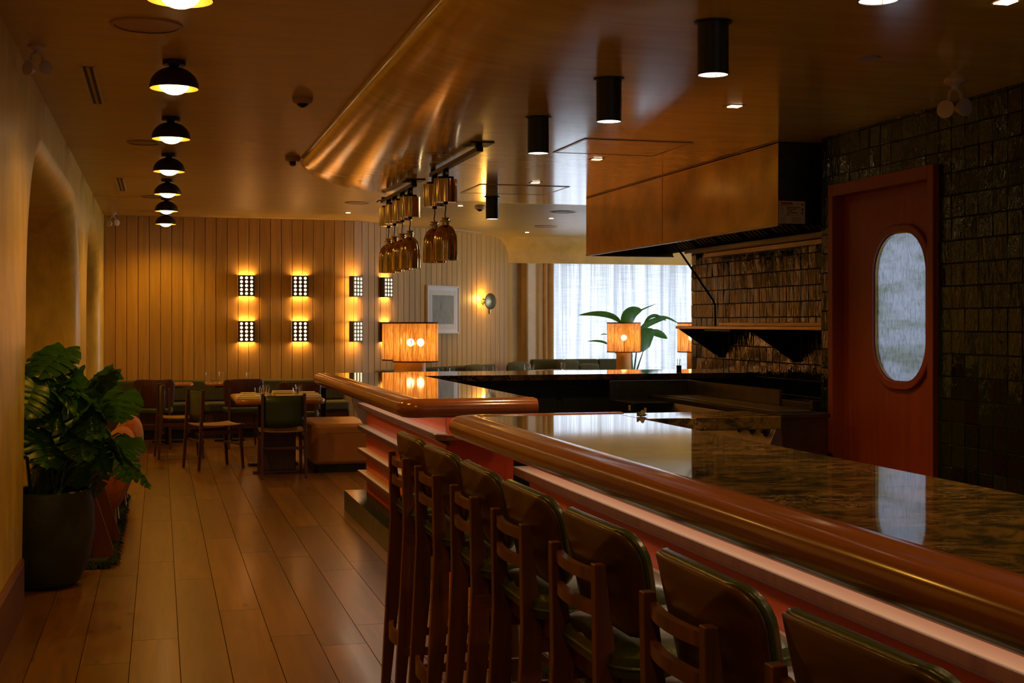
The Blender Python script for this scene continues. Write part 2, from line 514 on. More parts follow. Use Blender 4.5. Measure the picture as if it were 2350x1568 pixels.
# ---------------------------------------------------------------- mesh builder
class MB:
    def __init__(self):
        self.v, self.f = [], []

    def add(self, vs, fs):
        o = len(self.v)
        self.v += [tuple(p) for p in vs]
        self.f += [tuple(i + o for i in f) for f in fs]
        return self

    def box(self, x0, x1, y0, y1, z0, z1, mat=None):
        vs = [Vector(p) for p in ((x0, y0, z0), (x1, y0, z0), (x1, y1, z0), (x0, y1, z0), (x0, y0, z1), (x1, y0, z1), (x1, y1, z1), (x0, y1, z1))]
        if mat is not None:
            vs = [mat @ p for p in vs]
        return self.add(vs, [(0, 3, 2, 1), (4, 5, 6, 7), (0, 1, 5, 4), (1, 2, 6, 5), (2, 3, 7, 6), (3, 0, 4, 7)])

    def hull8(self, lo, hi):
        return self.add(list(lo) + list(hi), [(0, 3, 2, 1), (4, 5, 6, 7), (0, 1, 5, 4), (1, 2, 6, 5), (2, 3, 7, 6), (3, 0, 4, 7)])

    def taper(self, c0, s0, c1, s1):
        """box from centre c0 half-size s0 (x,y) at the bottom to c1,s1 at the top"""
        lo = [(c0[0] + a * s0[0], c0[1] + b * s0[1], c0[2]) for a, b in ((-1, -1), (1, -1), (1, 1), (-1, 1))]
        hi = [(c1[0] + a * s1[0], c1[1] + b * s1[1], c1[2]) for a, b in ((-1, -1), (1, -1), (1, 1), (-1, 1))]
        return self.hull8(lo, hi)

    def stack(self, secs):
        """secs: (centre, half-size xy) sections from bottom to top, one continuous skin"""
        vs, fs = [], []
        for c0, s0 in secs:
            vs += [(c0[0] + a * s0[0], c0[1] + b * s0[1], c0[2]) for a, b in ((-1, -1), (1, -1), (1, 1), (-1, 1))]
        n = len(secs)
        fs.append((3, 2, 1, 0))
        for k in range(n - 1):
            for i in range(4):
                j = (i + 1) % 4
                fs.append((k * 4 + i, k * 4 + j, k * 4 + 4 + j, k * 4 + 4 + i))
        fs.append(tuple(range((n - 1) * 4, n * 4)))
        return self.add(vs, fs)

    def prism(self, pts, h, axis='z', base=0.0):
        """pts: outline (a,b) extruded from base to base+h along axis"""
        n = len(pts)
        mk = {'z': lambda a, b, c: (a, b, c), 'x': lambda a, b, c: (c, a, b), 'y': lambda a, b, c: (a, c, b)}[axis]
        vs = [mk(a, b, base) for a, b in pts] + [mk(a, b, base + h) for a, b in pts]
        fs = [tuple(range(n - 1, -1, -1)), tuple(range(n, 2 * n))] + [(i, (i + 1) % n, n + (i + 1) % n, n + i) for i in range(n)]
        return self.add(vs, fs)

    def lathe(self, prof, seg=32, c=(0, 0, 0), cap=True, mat=None):
        vs, fs = [], []
        for r, z in prof:
            for i in range(seg):
                a = 2 * PI * i / seg
                p = Vector((c[0] + r * math.cos(a), c[1] + r * math.sin(a), c[2] + z))
                vs.append(mat @ p if mat is not None else p)
        for k in range(len(prof) - 1):
            for i in range(seg):
                j = (i + 1) % seg
                fs.append((k * seg + i, k * seg + j, (k + 1) * seg + j, (k + 1) * seg + i))
        if cap:
            fs.append(tuple(range(seg - 1, -1, -1)))
            fs.append(tuple(range((len(prof) - 1) * seg, len(prof) * seg)))
        return self.add(vs, fs)

    def tube(self, pts, r, seg=8):
        pts = [Vector(p) for p in pts]
        rs = r if isinstance(r, (list, tuple)) else [r] * len(pts)
        vs, fs = [], []
        n = len(pts)
        for k, p in enumerate(pts):
            d = (pts[min(k + 1, n - 1)] - pts[max(k - 1, 0)]).normalized()
            u = d.orthogonal().normalized() if abs(d.z) < 0.9 else d.cross(Vector((0, 1, 0))).normalized()
            u = (Vector((0, 0, 1)).cross(d).normalized() if abs(d.z) < 0.9 else u)
            v = d.cross(u)
            for i in range(seg):
                a = 2 * PI * i / seg
                vs.append(p + (u * math.cos(a) + v * math.sin(a)) * rs[k])
        for k in range(n - 1):
            for i in range(seg):
                j = (i + 1) % seg
                fs.append((k * seg + i, k * seg + j, (k + 1) * seg + j, (k + 1) * seg + i))
        fs.append(tuple(range(seg - 1, -1, -1)))
        fs.append(tuple(range((n - 1) * seg, n * seg)))
        return self.add(vs, fs)

    def sweep(self, path, prof, closed=False, cap=True):
        """path: list of (point, side vector); prof: closed outline (s,z) with s along side"""
        n, m = len(path), len(prof)
        vs, fs = [], []
        for p, sd in path:
            for s_, z_ in prof:
                vs.append(Vector(p) + Vector(sd) * s_ + Vector((0, 0, z_)))
        for k in range(n if closed else n - 1):
            k2 = (k + 1) % n
            for i in range(m):
                j = (i + 1) % m
                fs.append((k * m + i, k * m + j, k2 * m + j, k2 * m + i))
        if cap and not closed:
            fs.append(tuple(range(m - 1, -1, -1)))
            fs.append(tuple(range((n - 1) * m, n * m)))
        return self.add(vs, fs)

    def grid(self, fn, nu, nv):
        vs = [fn(i / nu, j / nv) for j in range(nv + 1) for i in range(nu + 1)]
        fs = [(j * (nu + 1) + i, j * (nu + 1) + i + 1, (j + 1) * (nu + 1) + i + 1, (j + 1) * (nu + 1) + i) for j in range(nv) for i in range(nu)]
        return self.add(vs, fs)

    def mesh(self, name, mat, smooth=False):
        me = bpy.data.meshes.new(name)
        me.from_pydata([tuple(p) for p in self.v], [], self.f)
        bm = bmesh.new()
        bm.from_mesh(me)
        bmesh.ops.recalc_face_normals(bm, faces=bm.faces)
        bm.to_mesh(me)
        bm.free()
        if mat is not None:
            me.materials.append(mat)
        if smooth:
            for p in me.polygons:
                p.use_smooth = True
        return me

    def build(self, name, mat, parent=None, smooth=False, bevel=0, seg=2, solid=0, sub=0, kind=None, label=None, off=-1):
        o = bpy.data.objects.new(name, self.mesh(name, mat, smooth or bevel > 0 or sub > 0))
        col.objects.link(o)
        if parent is not None:
            o.parent = parent
        if solid:
            md = o.modifiers.new('solid', 'SOLIDIFY')
            md.thickness = solid
            md.offset = off
        if bevel:
            md = o.modifiers.new('bevel', 'BEVEL')
            md.width = bevel
            md.segments = seg
            md.limit_method = 'ANGLE'
            md.angle_limit = 0.6
            md.harden_normals = True
        if sub:
            md = o.modifiers.new('sub', 'SUBSURF')
            md.levels = sub
            md.render_levels = sub
        if smooth and not bevel and not sub:
            try:
                o.data.set_sharp_from_angle(angle=0.7)
            except Exception:
                pass
        if kind:
            o['kind'] = kind
        if label:
            o['label'] = label
        return o


def tag(o, label=None, cat=None, group=None, kind=None):
    if label:
        o['label'] = label
    if cat:
        o['category'] = cat
    if group:
        o['group'] = group
    if kind:
        o['kind'] = kind
    return o


def empty(name, loc=(0, 0, 0), rz=0.0, label=None, cat=None, group=None, kind=None):
    o = bpy.data.objects.new(name, None)
    o.empty_display_size = 0.05
    o.location = loc
    o.rotation_euler = (0, 0, rz)
    col.objects.link(o)
    return tag(o, label, cat, group, kind)


KIDS = {}


def copy_tree(o, loc, rz=None, label=None):
    def rec(src, parent):
        c = src.copy()
        col.objects.link(c)
        if parent is not None:
            c.parent = parent
        for k in list(src.children):
            rec(k, c)
        return c
    c = rec(o, None)
    c.location = loc
    if rz is not None:
        c.rotation_euler = (0, 0, rz)
    if label:
        c['label'] = label
    return c


def inst(name, me, parent, loc, rot=(0, 0, 0), scale=(1, 1, 1)):
    o = bpy.data.objects.new(name, me)
    o.location = loc
    o.rotation_euler = rot
    o.scale = scale
    o.parent = parent
    col.objects.link(o)
    return o


UP, LO, K = 2.92, 2.74, 1.07
XL, XW, XK = -0.708, 4.29, 5.0
YB = -1.5

# ---------------------------------------------------------------- floor
fl = MB().box(-2.0, 9.8, YB, 22.0, -0.10, -0.022).build('floor', M['subfloor'], kind='structure')
MB().box(2.15, 9.7, YB + 0.01, 21.6, -0.022, -0.004).build('kitchen_floor', M['kfloor'], fl, label='dark floor behind the bars')
pw = 0.213
fb = MB().box(-pw / 2 + 0.0015, pw / 2 - 0.0015, -1.0, 1.0, -0.018, 0.0)
board_me = []
for L in (1.5, 1.8, 2.1, 2.4):
    board_me.append((L, MB().hull8([(-pw / 2 + .001, 0.001, -.02), (pw / 2 - .001, 0.001, -.02), (pw / 2 - .001, L - .001, -.02), (-pw / 2 + .001, L - .001, -.02)],
                                   [(-pw / 2 + .0018, 0.0018, 0), (pw / 2 - .0018, 0.0018, 0), (pw / 2 - .0018, L - .0018, 0), (-pw / 2 + .0018, L - .0018, 0)]).mesh('floorboard', M['floor'])))
nb = 0
for i in range(-9, 20):
    xc = 0.087 + pw * (i + 0.5)
    if xc < -1.8 or xc > 2.2:
        continue
    y = (1.6 if xc < 1.7 else 7.0) - R.random() * 1.5
    if xc < -0.7:
        y = 6.6 - R.random()
    while y < 18.4:
        L, me = R.choice(board_me)
        if y + L > 18.7:
            y = y
        inst('floorboard', me, fl, (xc, y, 0))
        nb += 1
        y += L
MB().box(-1.9, 2.15, YB + .01, 1.6, -0.022, -0.001).build('floor_rest', M['floor'], fl)

# ---------------------------------------------------------------- ceiling and polished soffit
MB().box(-2.0, 9.8, YB, 22.0, UP, UP + 0.1).build('ceiling', M['ceiling'], kind='structure')


def soffit():
    XO, YF, RR, W, hh = 1.17, 13.95, 2.5, 0.78, UP - LO
    XR = 5.02
    rings = []
    nth = 14
    arc = 28
    for k in range(nth + 1):
        th = k / nth * PI / 2
        ins = W * (1 - math.cos(th))
        z = UP - hh * math.sin(th)
        r = RR - ins
        cx, cy = XO + RR, YF - RR
        pts = [(XO + ins, YB + i / 24 * (cy - YB)) for i in range(24)]
        pts += [(cx - r * math.cos(a), cy + r * math.sin(a)) for a in [i / arc * PI / 2 for i in range(arc + 1)]]
        pts += [(cx + (XR - cx) * (i / 6), cy + r) for i in range(1, 7)]
        rings.append([(x, y, z) for x, y in pts])
    n = len(rings[0])
    vs = [p for r_ in rings for p in r_]
    fs = [(k * n + i, k * n + i + 1, (k + 1) * n + i + 1, (k + 1) * n + i) for k in range(nth) for i in range(n - 1)]
    last = [nth * n + i for i in range(n)]
    vs.append((XR, YB, LO))
    fs.append(tuple(last + [len(vs) - 1]))
    return MB().add(vs, fs).build('ceiling_soffit', M['soffit'], smooth=True, kind='structure')


soffit()

# ---------------------------------------------------------------- left wall with soft arches


def arch_outline(y0b, y0t, y1, zt, r):
    """opening outline from floor near jamb up, over and down to floor; (y,z)"""
    pts = []
    for i in range(7):
        f = i / 6
        pts.append((y0b + (y0t - y0b) * f, f * (zt - r)))
    for i in range(1, 17):
        a = i / 16 * PI / 2
        pts.append((y0t + r * (1 - math.cos(a)), zt - r + r * math.sin(a)))
    for i in range(0, 17):
        a = PI / 2 - i / 16 * PI / 2
        pts.append((y1 - r * (1 - math.cos(a)), zt - r + r * math.sin(a)))
    for i in range(1, 7):
        pts.append((y1, (zt - r) * (1 - i / 6)))
    return pts


def offset(pts, d):
    out = []
    n = len(pts)
    for i, (a, b) in enumerate(pts):
        a0, b0 = pts[max(i - 1, 0)]
        a1, b1 = pts[min(i + 1, n - 1)]
        tx, tz = a1 - a0, b1 - b0
        l = math.hypot(tx, tz) or 1
        out.append((a - tz / l * d, b + tx / l * d if 0 < i < n - 1 else b))
    return out


def left_wall():
    arches = [arch_outline(7.62, 7.86, 12.75, 2.5, 0.95), arch_outline(14.0, 14.1, 17.75, 2.45, 0.85)]
    rr = 0.14
    bm = bmesh.new()

    def V(y, z, x=XL):
        return bm.verts.new((x, y, z))
    # outer boundary polygon of the face sheet with door-like cut-outs
    loop = [(YB, 0)]
    for a in arches:
        o = offset(a, rr)
        loop += o
    loop += [(22.0, 0), (22.0, UP), (YB, UP)]
    vs = [V(y, max(z, 0)) for y, z in loop]
    es = [bm.edges.new((vs[i], vs[(i + 1) % len(vs)])) for i in range(len(vs))]
    bmesh.ops.triangle_fill(bm, edges=es, use_beauty=True)
    bmesh.ops.recalc_face_normals(bm, faces=bm.faces)
    me = bpy.data.meshes.new('wall_left')
    bm.to_mesh(me)
    bm.free()
    me.materials.append(M['arch'])
    w_ = bpy.data.objects.new('wall_left', me)
    col.objects.link(w_)
    w_['kind'] = 'structure'
    for a in arches:
        rings = []
        for k in range(9):
            th = k / 8 * PI / 2
            o = offset(a, rr * (1 - math.sin(th)))
            rings.append([(XL - rr * (1 - math.cos(th)), y, max(z, 0)) for y, z in o])
        rings.append([(-1.85, y, max(z, 0)) for y, z in a])
        n = len(a)
        vs = [p for q in rings for p in q]
        fs = [(k * n + i, k * n + i + 1, (k + 1) * n + i + 1, (k + 1) * n + i) for k in range(len(rings) - 1) for i in range(n - 1)]
        MB().add(vs, fs).build('arch_reveal', M['arch'], w_, smooth=True)
    MB().box(-2.0, -1.8, YB, 22, 0, UP).build('niche_back_wall', M['arch'], w_)
    return w_


left_wall()
# curved baseboard around the near pier
bbp = [(-0.708, YB, 0), (-0.708, 7.30, 0), (-0.72, 7.46, 0), (-0.80, 7.56, 0), (-0.95, 7.60, 0)]
path = []
for i, p in enumerate(bbp):
    q0, q1 = Vector(bbp[max(i - 1, 0)]), Vector(bbp[min(i + 1, len(bbp) - 1)])
    d = (q1 - q0).normalized()
    path.append((p, Vector((d.y, -d.x, 0))))
MB().sweep(path, [(0, 0), (0.03, 0), (0.03, 0.245), (0.018, 0.26), (0, 0.26)]).build('baseboard_left', M['base_wood'], kind='structure')

# ---------------------------------------------------------------- far plank wall (flat, rounded corner, diagonal)
PD0 = Vector((2.28, 18.3))
rad = 0.75
arc_n = PD0 + Vector((0, rad))
ang45 = PI / 4
P_arc_end = Vector((2.28 + rad * math.sin(ang45), 18.3 + rad * (1 - math.cos(ang45))))
DDIR = Vector((math.cos(ang45), math.sin(ang45)))
DNOR = Vector((math.sin(ang45), -math.cos(ang45)))


def far_path(s):
    if s < 2.99:
        return Vector((-0.71 + s, 18.3)), 0.0
    s2 = s - 2.99
    if s2 < rad * ang45:
        a = s2 / rad
        return Vector((2.28 + rad * math.sin(a), 18.3 + rad * (1 - math.cos(a)))), a
    s3 = s2 - rad * ang45
    return P_arc_end + DDIR * s3, ang45


def on_diag(x, y):
    """pixel to the point on the diagonal plank wall"""
    d = ray(x, y)
    n = DNOR
    t = P_arc_end.dot(n) / (d[0] * n.x + d[1] * n.y)
    return Vector((d[0] * t, d[1] * t, H + d[2] * t))


wf = MB()
pts = [far_path(s_ * 0.15)[0] for s_ in range(0, 52)]
vs, fs = [], []
for p in pts:
    a = far_path(pts.index(p) * 0.15)[1]
    n_ = Vector((-math.sin(a), math.cos(a)))
    q = p + n_ * 0.022
    vs += [(q.x, q.y, 0), (q.x, q.y, UP), (q.x + n_.x * 0.08, q.y + n_.y * 0.08, 0), (q.x + n_.x * 0.08, q.y + n_.y * 0.08, UP)]
for i in range(len(pts) - 1):
    b_ = i * 4
    fs += [(b_, b_ + 4, b_ + 5, b_ + 1), (b_ + 2, b_ + 3, b_ + 7, b_ + 6)]
wall_far = wf.add(vs, fs).build('wall_far', M['groove'], kind='structure')
pp = 0.1445
hp = pp / 2 - 0.0025
pl_me = MB().prism([(-hp, 0.02), (-hp, 0.006), (-hp + 0.006, 0), (hp - 0.006, 0), (hp, 0.006), (hp, 0.02)], UP - 0.002, 'z', 0.001).mesh('wall_plank', M['plank'])
s_ = pp / 2
while s_ < 7.63:
    p, a = far_path(s_)
    inst('wall_plank', pl_me, wall_far, (p.x, p.y, 0), (0, 0, a))
    s_ += pp

# back wall with window, bulkhead, curtains
wb = MB()
wb.box(5.5, 6.02, 21.66, 21.8, 0, UP).box(6.02, 6.3, 21.62, 21.8, 0, UP).box(6.3, 9.5, 21.66, 21.8, 2.62, UP).box(6.3, 9.5, 21.66, 21.8, 0, 0.3).box(9.4, 9.8, 21.66, 21.8, 0, UP)
wall_back = wb.build('wall_back', M['beige'], kind='structure')
MB().box(5.98, 6.18, 21.50, 21.60, 0, 2.56).build('window_jamb', M['white_wall'], wall_back, bevel=0.008)
win = MB()
for x0, x1, z0, z1 in ((6.3, 9.4, 0.3, 0.36), (6.3, 9.4, 2.56, 2.62), (6.3, 6.36, 0.36, 2.56), (9.34, 9.4, 0.36, 2.56), (7.3, 7.35, 0.36, 2.56), (8.33, 8.38, 0.36, 2.56)):
    win.box(x0, x1, 21.70, 21.76, z0, z1)
window_1 = win.build('window_1', M['blackm'], kind='structure')


def thin_pane():
    m = bpy.data.materials.new('window_pane_glass')
    m.use_nodes = True
    t = m.node_tree
    t.nodes.remove(t.nodes['Principled BSDF'])
    tp = t.nodes.new('ShaderNodeBsdfTransparent')
    gl = t.nodes.new('ShaderNodeBsdfGlossy')
    gl.inputs['Roughness'].default_value = 0.02
    mx = t.nodes.new('ShaderNodeMixShader')
    mx.inputs[0].default_value = 0.07
    t.links.new(tp.outputs[0], mx.inputs[1])
    t.links.new(gl.outputs[0], mx.inputs[2])
    t.links.new(mx.outputs[0], t.nodes['Material Output'].inputs[0])
    return m


M['pane'] = thin_pane()
for x0, x1 in ((6.36, 7.3), (7.35, 8.33), (8.38, 9.34)):
    MB().box(x0, x1, 21.725, 21.735, 0.36, 2.56).build('pane', M['pane'], window_1)
# bulkhead with concave cove
prof = [(20.93, UP)]
for i in range(0, 11):
    a = i / 10 * PI / 2
    prof.append((20.93 + 0.37 * math.sin(a), UP - 0.37 + 0.37 * math.cos(a)))
prof += [(21.3, 2.5), (21.42, 2.5), (21.42, UP)]
MB().prism(prof, 5.0, 'x', 4.75).build('trim_1', M['bulk'], smooth=True, kind='structure')


def curtain(name, x0, x1, y, z0, z1, amp, waves, mat, label, cat, seed):
    rr = random.Random(seed)
    ph = [(rr.uniform(0.6, 1.4), rr.uniform(0, 6.3), rr.uniform(0.3, 1)) for _ in range(4)]

    def fn(u, v):
        x = x0 + (x1 - x0) * u
        yy = 0
        for k, p_, a_ in ph:
            yy += a_ * math.sin(u * waves * 2 * PI * k + p_ + 0.4 * math.sin(v * 2))
        return (x + 0.01 * math.sin(u * waves * 9), y + amp * yy * 0.5, z0 + (z1 - z0) * v)
    o = MB().grid(fn, int(waves * 22), 6).build(name, mat, smooth=False)
    for p in o.data.polygons:
        p.use_smooth = True
    return tag(o, label, cat)


curtain('sheer_curtain', 6.36, 9.42, 21.52, 0.03, 2.6, 0.05, 15, M['sheer'], 'sheer white linen curtain glowing with daylight across the back window', 'curtain', 3)
curtain('drape', 6.19, 6.42, 21.45, 0.03, 2.6, 0.025, 2, M['drape'], 'narrow tan drape gathered at the left edge of the sheer curtain', 'curtain', 5)

# far right and front shell
MB().box(9.6, 9.8, 8.0, 14, 0, UP).box(9.6, 9.8, 20, 22, 0, UP).box(9.6, 9.8, 14, 20, 0, .6).box(9.6, 9.8, 14, 20, 2.6, UP).build('wall_right_rear', M['beige'], kind='structure')
MB().box(5.15, 9.8, 8.09, 8.2, 0, UP).build('wall_side', M['beige'], kind='structure')
added_side_window = MB().box(9.66, 9.72, 14, 20, .6, .66).box(9.66, 9.72, 14, 20, 2.54, 2.6).box(9.66, 9.72, 16, 16.06, .66, 2.54).box(9.66, 9.72, 18, 18.06, .66, 2.54).build('added_side_window', M['blackm'], kind='structure')  # unseen window, added so daylight reaches the diagonal planks
for y_ in (14, 16.06, 18.06):
    MB().box(9.685, 9.695, y_, y_ + 1.94, .66, 2.54).build('pane', M['pane'], added_side_window)
wfr = MB().box(-2.0, 1.2, YB - .12, YB, 0, UP).box(4.0, 5.0, YB - .12, YB, 0, UP).box(1.2, 4.0, YB - .12, YB, 0, 0.8).box(1.2, 4.0, YB - .12, YB, 2.6, UP)
wall_front = wfr.build('wall_front', M['arch'], kind='structure')
window_2 = MB().box(1.2, 4.0, YB - .09, YB - .04, 0.8, 0.86).box(1.2, 4.0, YB - .09, YB - .04, 2.54, 2.6).box(2.57, 2.63, YB - .09, YB - .04, .86, 2.54).build('window_2', M['blackm'], kind='structure')
MB().box(1.2, 4.0, YB - .068, YB - .062, .86, 2.54).build('pane', M['pane'], window_2)

# ---------------------------------------------------------------- tiled right wall with porthole door
DY0, DY1, DZ = 6.70, 7.93, 2.408
wr = MB()
wr.box(XW + 0.012, XW + 0.14, YB, DY0 + .01, 0, LO + .02).box(XW + 0.012, XW + 0.14, DY1 - .01, 8.09, 0, LO + .02).box(XW + 0.012, XW + 0.14, DY0, DY1, DZ - .01, LO + .02)
wall_right = wr.build('wall_right', M['grout'], kind='structure')
TP = 0.127


def tile_mesh(seed):
    rr = random.Random(seed)
    h = TP / 2 - 0.0015
    n = 3
    vs, fs = [], []
    tx, ty = rr.uniform(-.012, .012), rr.uniform(-.012, .012)
    for j in range(n + 1):
        for i in range(n + 1):
            u, v = (-1, -.94, .94, 1)[i], (-1, -.94, .94, 1)[j]
            e = -0.0012 if (abs(u) == 1 or abs(v) == 1) else rr.uniform(0, 0.0008)
            vs.append((-(0.011 + e + tx * u * h + ty * v * h), u * h, v * h))
    for j in range(n):
        for i in range(n):
            a = j * (n + 1) + i
            fs.append((a, a + 1, a + n + 2, a + n + 1))
    ring = [0, 3, 15, 12]
    b0 = len(vs)
    for k in ring:
        vs.append((0.002, vs[k][1], vs[k][2]))
    fs += [(0, 1, 2, 3, b0 + 1, b0), (3, 7, 11, 15, b0 + 2, b0 + 1), (15, 14, 13, 12, b0 + 3, b0 + 2), (12, 8, 4, 0, b0, b0 + 3)]
    return MB().add(vs, fs).mesh('tile', M['tile'])


tile_mes = [tile_mesh(100 + k) for k in range(8)]
for me in tile_mes:
    for p in me.polygons:
        p.use_smooth = False


def joined_tiles(name, parent, cells, X):
    b_ = MB()
    for (y, z, sy, sz) in cells:
        me = R.choice(tile_mes)
        b_.add([(X + v.co.x, y + v.co.y * sy, z + v.co.z * sz) for v in me.vertices], [tuple(p.vertices) for p in me.polygons])
    if b_.v:
        b_.build(name, M['tile'], parent, kind='stuff')


single, mass = [], []
y = 6.569 + 12 * TP + TP / 2
for i in range(80):
    yc = 6.569 + (11.5 - i) * TP
    if yc < -1.3:
        break
    for j in range(-9, 13):
        zc = 1.2 + (j + 0.5) * TP
        y0, y1, z0, z1 = yc - TP / 2, yc + TP / 2, zc - TP / 2, zc + TP / 2
        y1 = min(y1, 8.088)
        z1 = min(z1, LO)
        if z0 < 0.02:
            continue
        if z0 < DZ and y1 > DY0 and y0 < DY1:      # around the door frame
            if yc > DY1:
                y0 = DY1
            elif y0 < DY0 and yc < DY0 + .03:
                y1 = DY0
            elif z1 > DZ + 0.01:
                z0 = DZ
            else:
                continue
        if y1 - y0 < 0.012 or z1 - z0 < 0.012:
            continue
        cell = ((y0 + y1) / 2, (z0 + z1) / 2, (y1 - y0) / TP, (z1 - z0) / TP)
        (single if (y0 > 5.1 and z0 > 0.55) else mass).append(cell)
mass += single[290:]
for (yc, zc, sy, sz) in single[:290]:
    inst('tile', R.choice(tile_mes), wall_right, (XW + 0.012, yc, zc), (R.gauss(0, .002), R.gauss(0, .022), R.gauss(0, .022)), (1, sy, sz))
joined_tiles('tile_field', wall_right, mass, XW + 0.012)
# return edge of the wall towards the cooking line
MB().box(XW + .012, XW + .72, 8.05, 8.088, 0, LO).build('tile_return', M['grout'], wall_right)

# backsplash wall
wk = MB().box(XK + 0.012, XK + 0.15, 8.09, 12.05, 0, UP)
wall_kitchen = wk.build('wall_kitchen', M['grout'], kind='structure')
wall_kitchen['kind'] = 'structure'
cells, mass = [], []
for i in range(31):
    yc = 12.05 - TP / 2 - i * TP
    if yc - TP / 2 < 8.1:
        break
    for j in range(-9, 12):
        zc = 1.2 + (j + 0.5) * TP - 0.03
        if zc + TP / 2 > UP:
            continue
        cells.append((yc, zc, 1, 1)) if 0.98 < zc < 2.20 else mass.append((yc, zc, 1, 1))
cells = sorted(cells, key=lambda c: -c[0])
mass += cells[295:]
for (yc, zc, sy, sz) in cells[:295]:
    inst('tile', R.choice(tile_mes), wall_kitchen, (XK + 0.012, yc, zc), (R.gauss(0, .002), R.gauss(0, .022), R.gauss(0, .022)), (1, sy, sz))
joined_tiles('tile_field', wall_kitchen, mass, XK + 0.012)

# door 1: frame, leaf, porthole
fr = MB()
t_ = 0.06
fr.box(XW - 0.035, XW + 0.16, DY0, DY0 + t_, 0, DZ).box(XW - 0.035, XW + 0.16, DY1 - t_, DY1, 0, DZ).box(XW - 0.035, XW + 0.16, DY0 + t_, DY1 - t_, DZ - t_ - .02, DZ)
door = fr.build('door_1', M['door_wood'], bevel=0.004, kind='structure')
MB().box(XW + 0.05, XW + 0.10, DY1 - t_ - 0.09, DY1 - t_, 0, DZ - .08).box(XW + 0.05, XW + .10, DY0 + t_, DY1 - t_ - .0901, DZ - .13, DZ - .0801).build('door_stop', M['door_wood'], door)
pc_y, pc_z, pw2, ph2, pr = 7.150, (2.052 + 1.141) / 2 + .0, 0.310, 0.465, 0.26


def capsule(w2, h2, r, n=14):
    pts = []
    for cx, cy, a0 in ((w2 - r, h2 - r, 0), (-(w2 - r), h2 - r, PI / 2), (-(w2 - r), -(h2 - r), PI), (w2 - r, -(h2 - r), 1.5 * PI)):
        for i in range(n + 1):
            a = a0 + i / n * PI / 2
            pts.append((cx + r * math.cos(a), cy + r * math.sin(a)))
    return pts


def plate_with_hole(X0, X1, y0, y1, z0, z1, hole, name, mat, parent):
    bm = bmesh.new()

    def fill(X):
        o = [bm.verts.new((X, a, b)) for a, b in ((y0, z0), (y1, z0), (y1, z1), (y0, z1))]
        h = [bm.verts.new((X, a, b)) for a, b in hole]
        es = [bm.edges.new((o[i], o[(i + 1) % 4])) for i in range(4)] + [bm.edges.new((h[i], h[(i + 1) % len(h)])) for i in range(len(h))]
        bmesh.ops.triangle_fill(bm, edges=es, use_beauty=True)
        return o, h
    o0, h0 = fill(X0)
    o1, h1 = fill(X1)
    for a, b in ((o0, o1), (h0, h1)):
        for i in range(len(a)):
            j = (i + 1) % len(a)
            bm.faces.new((a[i], a[j], b[j], b[i]))
    bmesh.ops.recalc_face_normals(bm, faces=bm.faces)
    me = bpy.data.meshes.new(name)
    bm.to_mesh(me)
    bm.free()
    me.materials.append(mat)
    o = bpy.data.objects.new(name, me)
    o.parent = parent
    col.objects.link(o)
    return o


hole = [(pc_y + a, pc_z + b) for a, b in capsule(pw2, ph2, pr)]
leafd = plate_with_hole(XW + 0.035, XW + 0.085, DY0 + t_ + .004, DY1 - t_ - .09, 0.01, DZ - .13, hole, 'door_leaf', M['door_wood'], door)
# moulded ring around the porthole
ring_o, ring_i = capsule(pw2 + .035, ph2 + .035, pr + .035), capsule(pw2 - .012, ph2 - .012, pr - .012)
rb = MB()
n = len(ring_o)
vs, fs = [], []
for (a, b), X in ((( 'o'), XW + .034), (('i'), 0)) if False else []:
    pass
layers = [(ring_o, XW + .036), (ring_o, XW + .020), (capsule(pw2 + .028, ph2 + .028, pr + .028), XW + .014), (ring_i, XW + .014), (ring_i, XW + .055)]
for pts_, X in layers:
    vs += [(X, pc_y + a, pc_z + b) for a, b in pts_]
for k in range(len(layers) - 1):
    for i in range(n):
        j = (i + 1) % n
        fs.append((k * n + i, k * n + j, (k + 1) * n + j, (k + 1) * n + i))
rb.add(vs, fs).build('porthole_ring', M['door_wood'], door, smooth=True)
vs, fs = [], []
g1, g2 = capsule(pw2 - .011, ph2 - .011, pr - .011), capsule(pw2 - .02, ph2 - .02, pr - .02)
for pts_, X in ((g1, XW + .030), (g2, XW + .030), (g2, XW + .034), (g1, XW + .056)):
    vs += [(X, pc_y + a, pc_z + b) for a, b in pts_]
for k in range(3):
    for i in range(n):
        j = (i + 1) % n
        fs.append((k * n + i, k * n + j, (k + 1) * n + j, (k + 1) * n + i))
MB().add(vs, fs).build('porthole_bead', M['brass'], door, smooth=True)
MB().prism([(pc_y + a, pc_z + b) for a, b in capsule(pw2 - .011, ph2 - .011, pr - .011)], 0.008, 'x', XW + 0.056).build('pane', M['porthole'], door, label='rippled obscure glass porthole')
# small lobby behind the door
MB().box(6.3, 6.4, 5.4, 8.09, 0, UP).box(5.15, 6.4, 5.3, 5.4, 0, UP).box(XW + .14, 6.4, 5.25, 5.3, 0, UP).build('lobby_wall', M['white_wall'], kind='structure')

# ---------------------------------------------------------------- bars
RAILP = []
for i in range(13):
    a = -PI / 2 - i / 12 * PI
    RAILP.append((0.045 * math.cos(a) + 0.045 - 0.0, 0.045 * math.sin(a)))
# profile (s outward negative = towards guests): s=0 outermost, s=0.13 at marble edge
RAILP = [(0.051 + 0.051 * math.cos(a), 0.051 * math.sin(a)) for a in [PI * 1.5 - i / 12 * PI for i in range(13)]]
RAILP = RAILP + [(0.090, 0.0505), (0.096, 0.0535), (0.130, 0.0535), (0.138, 0.0495), (0.138, -0.03), (0.12, -0.051)]
RZ = K - 0.0495


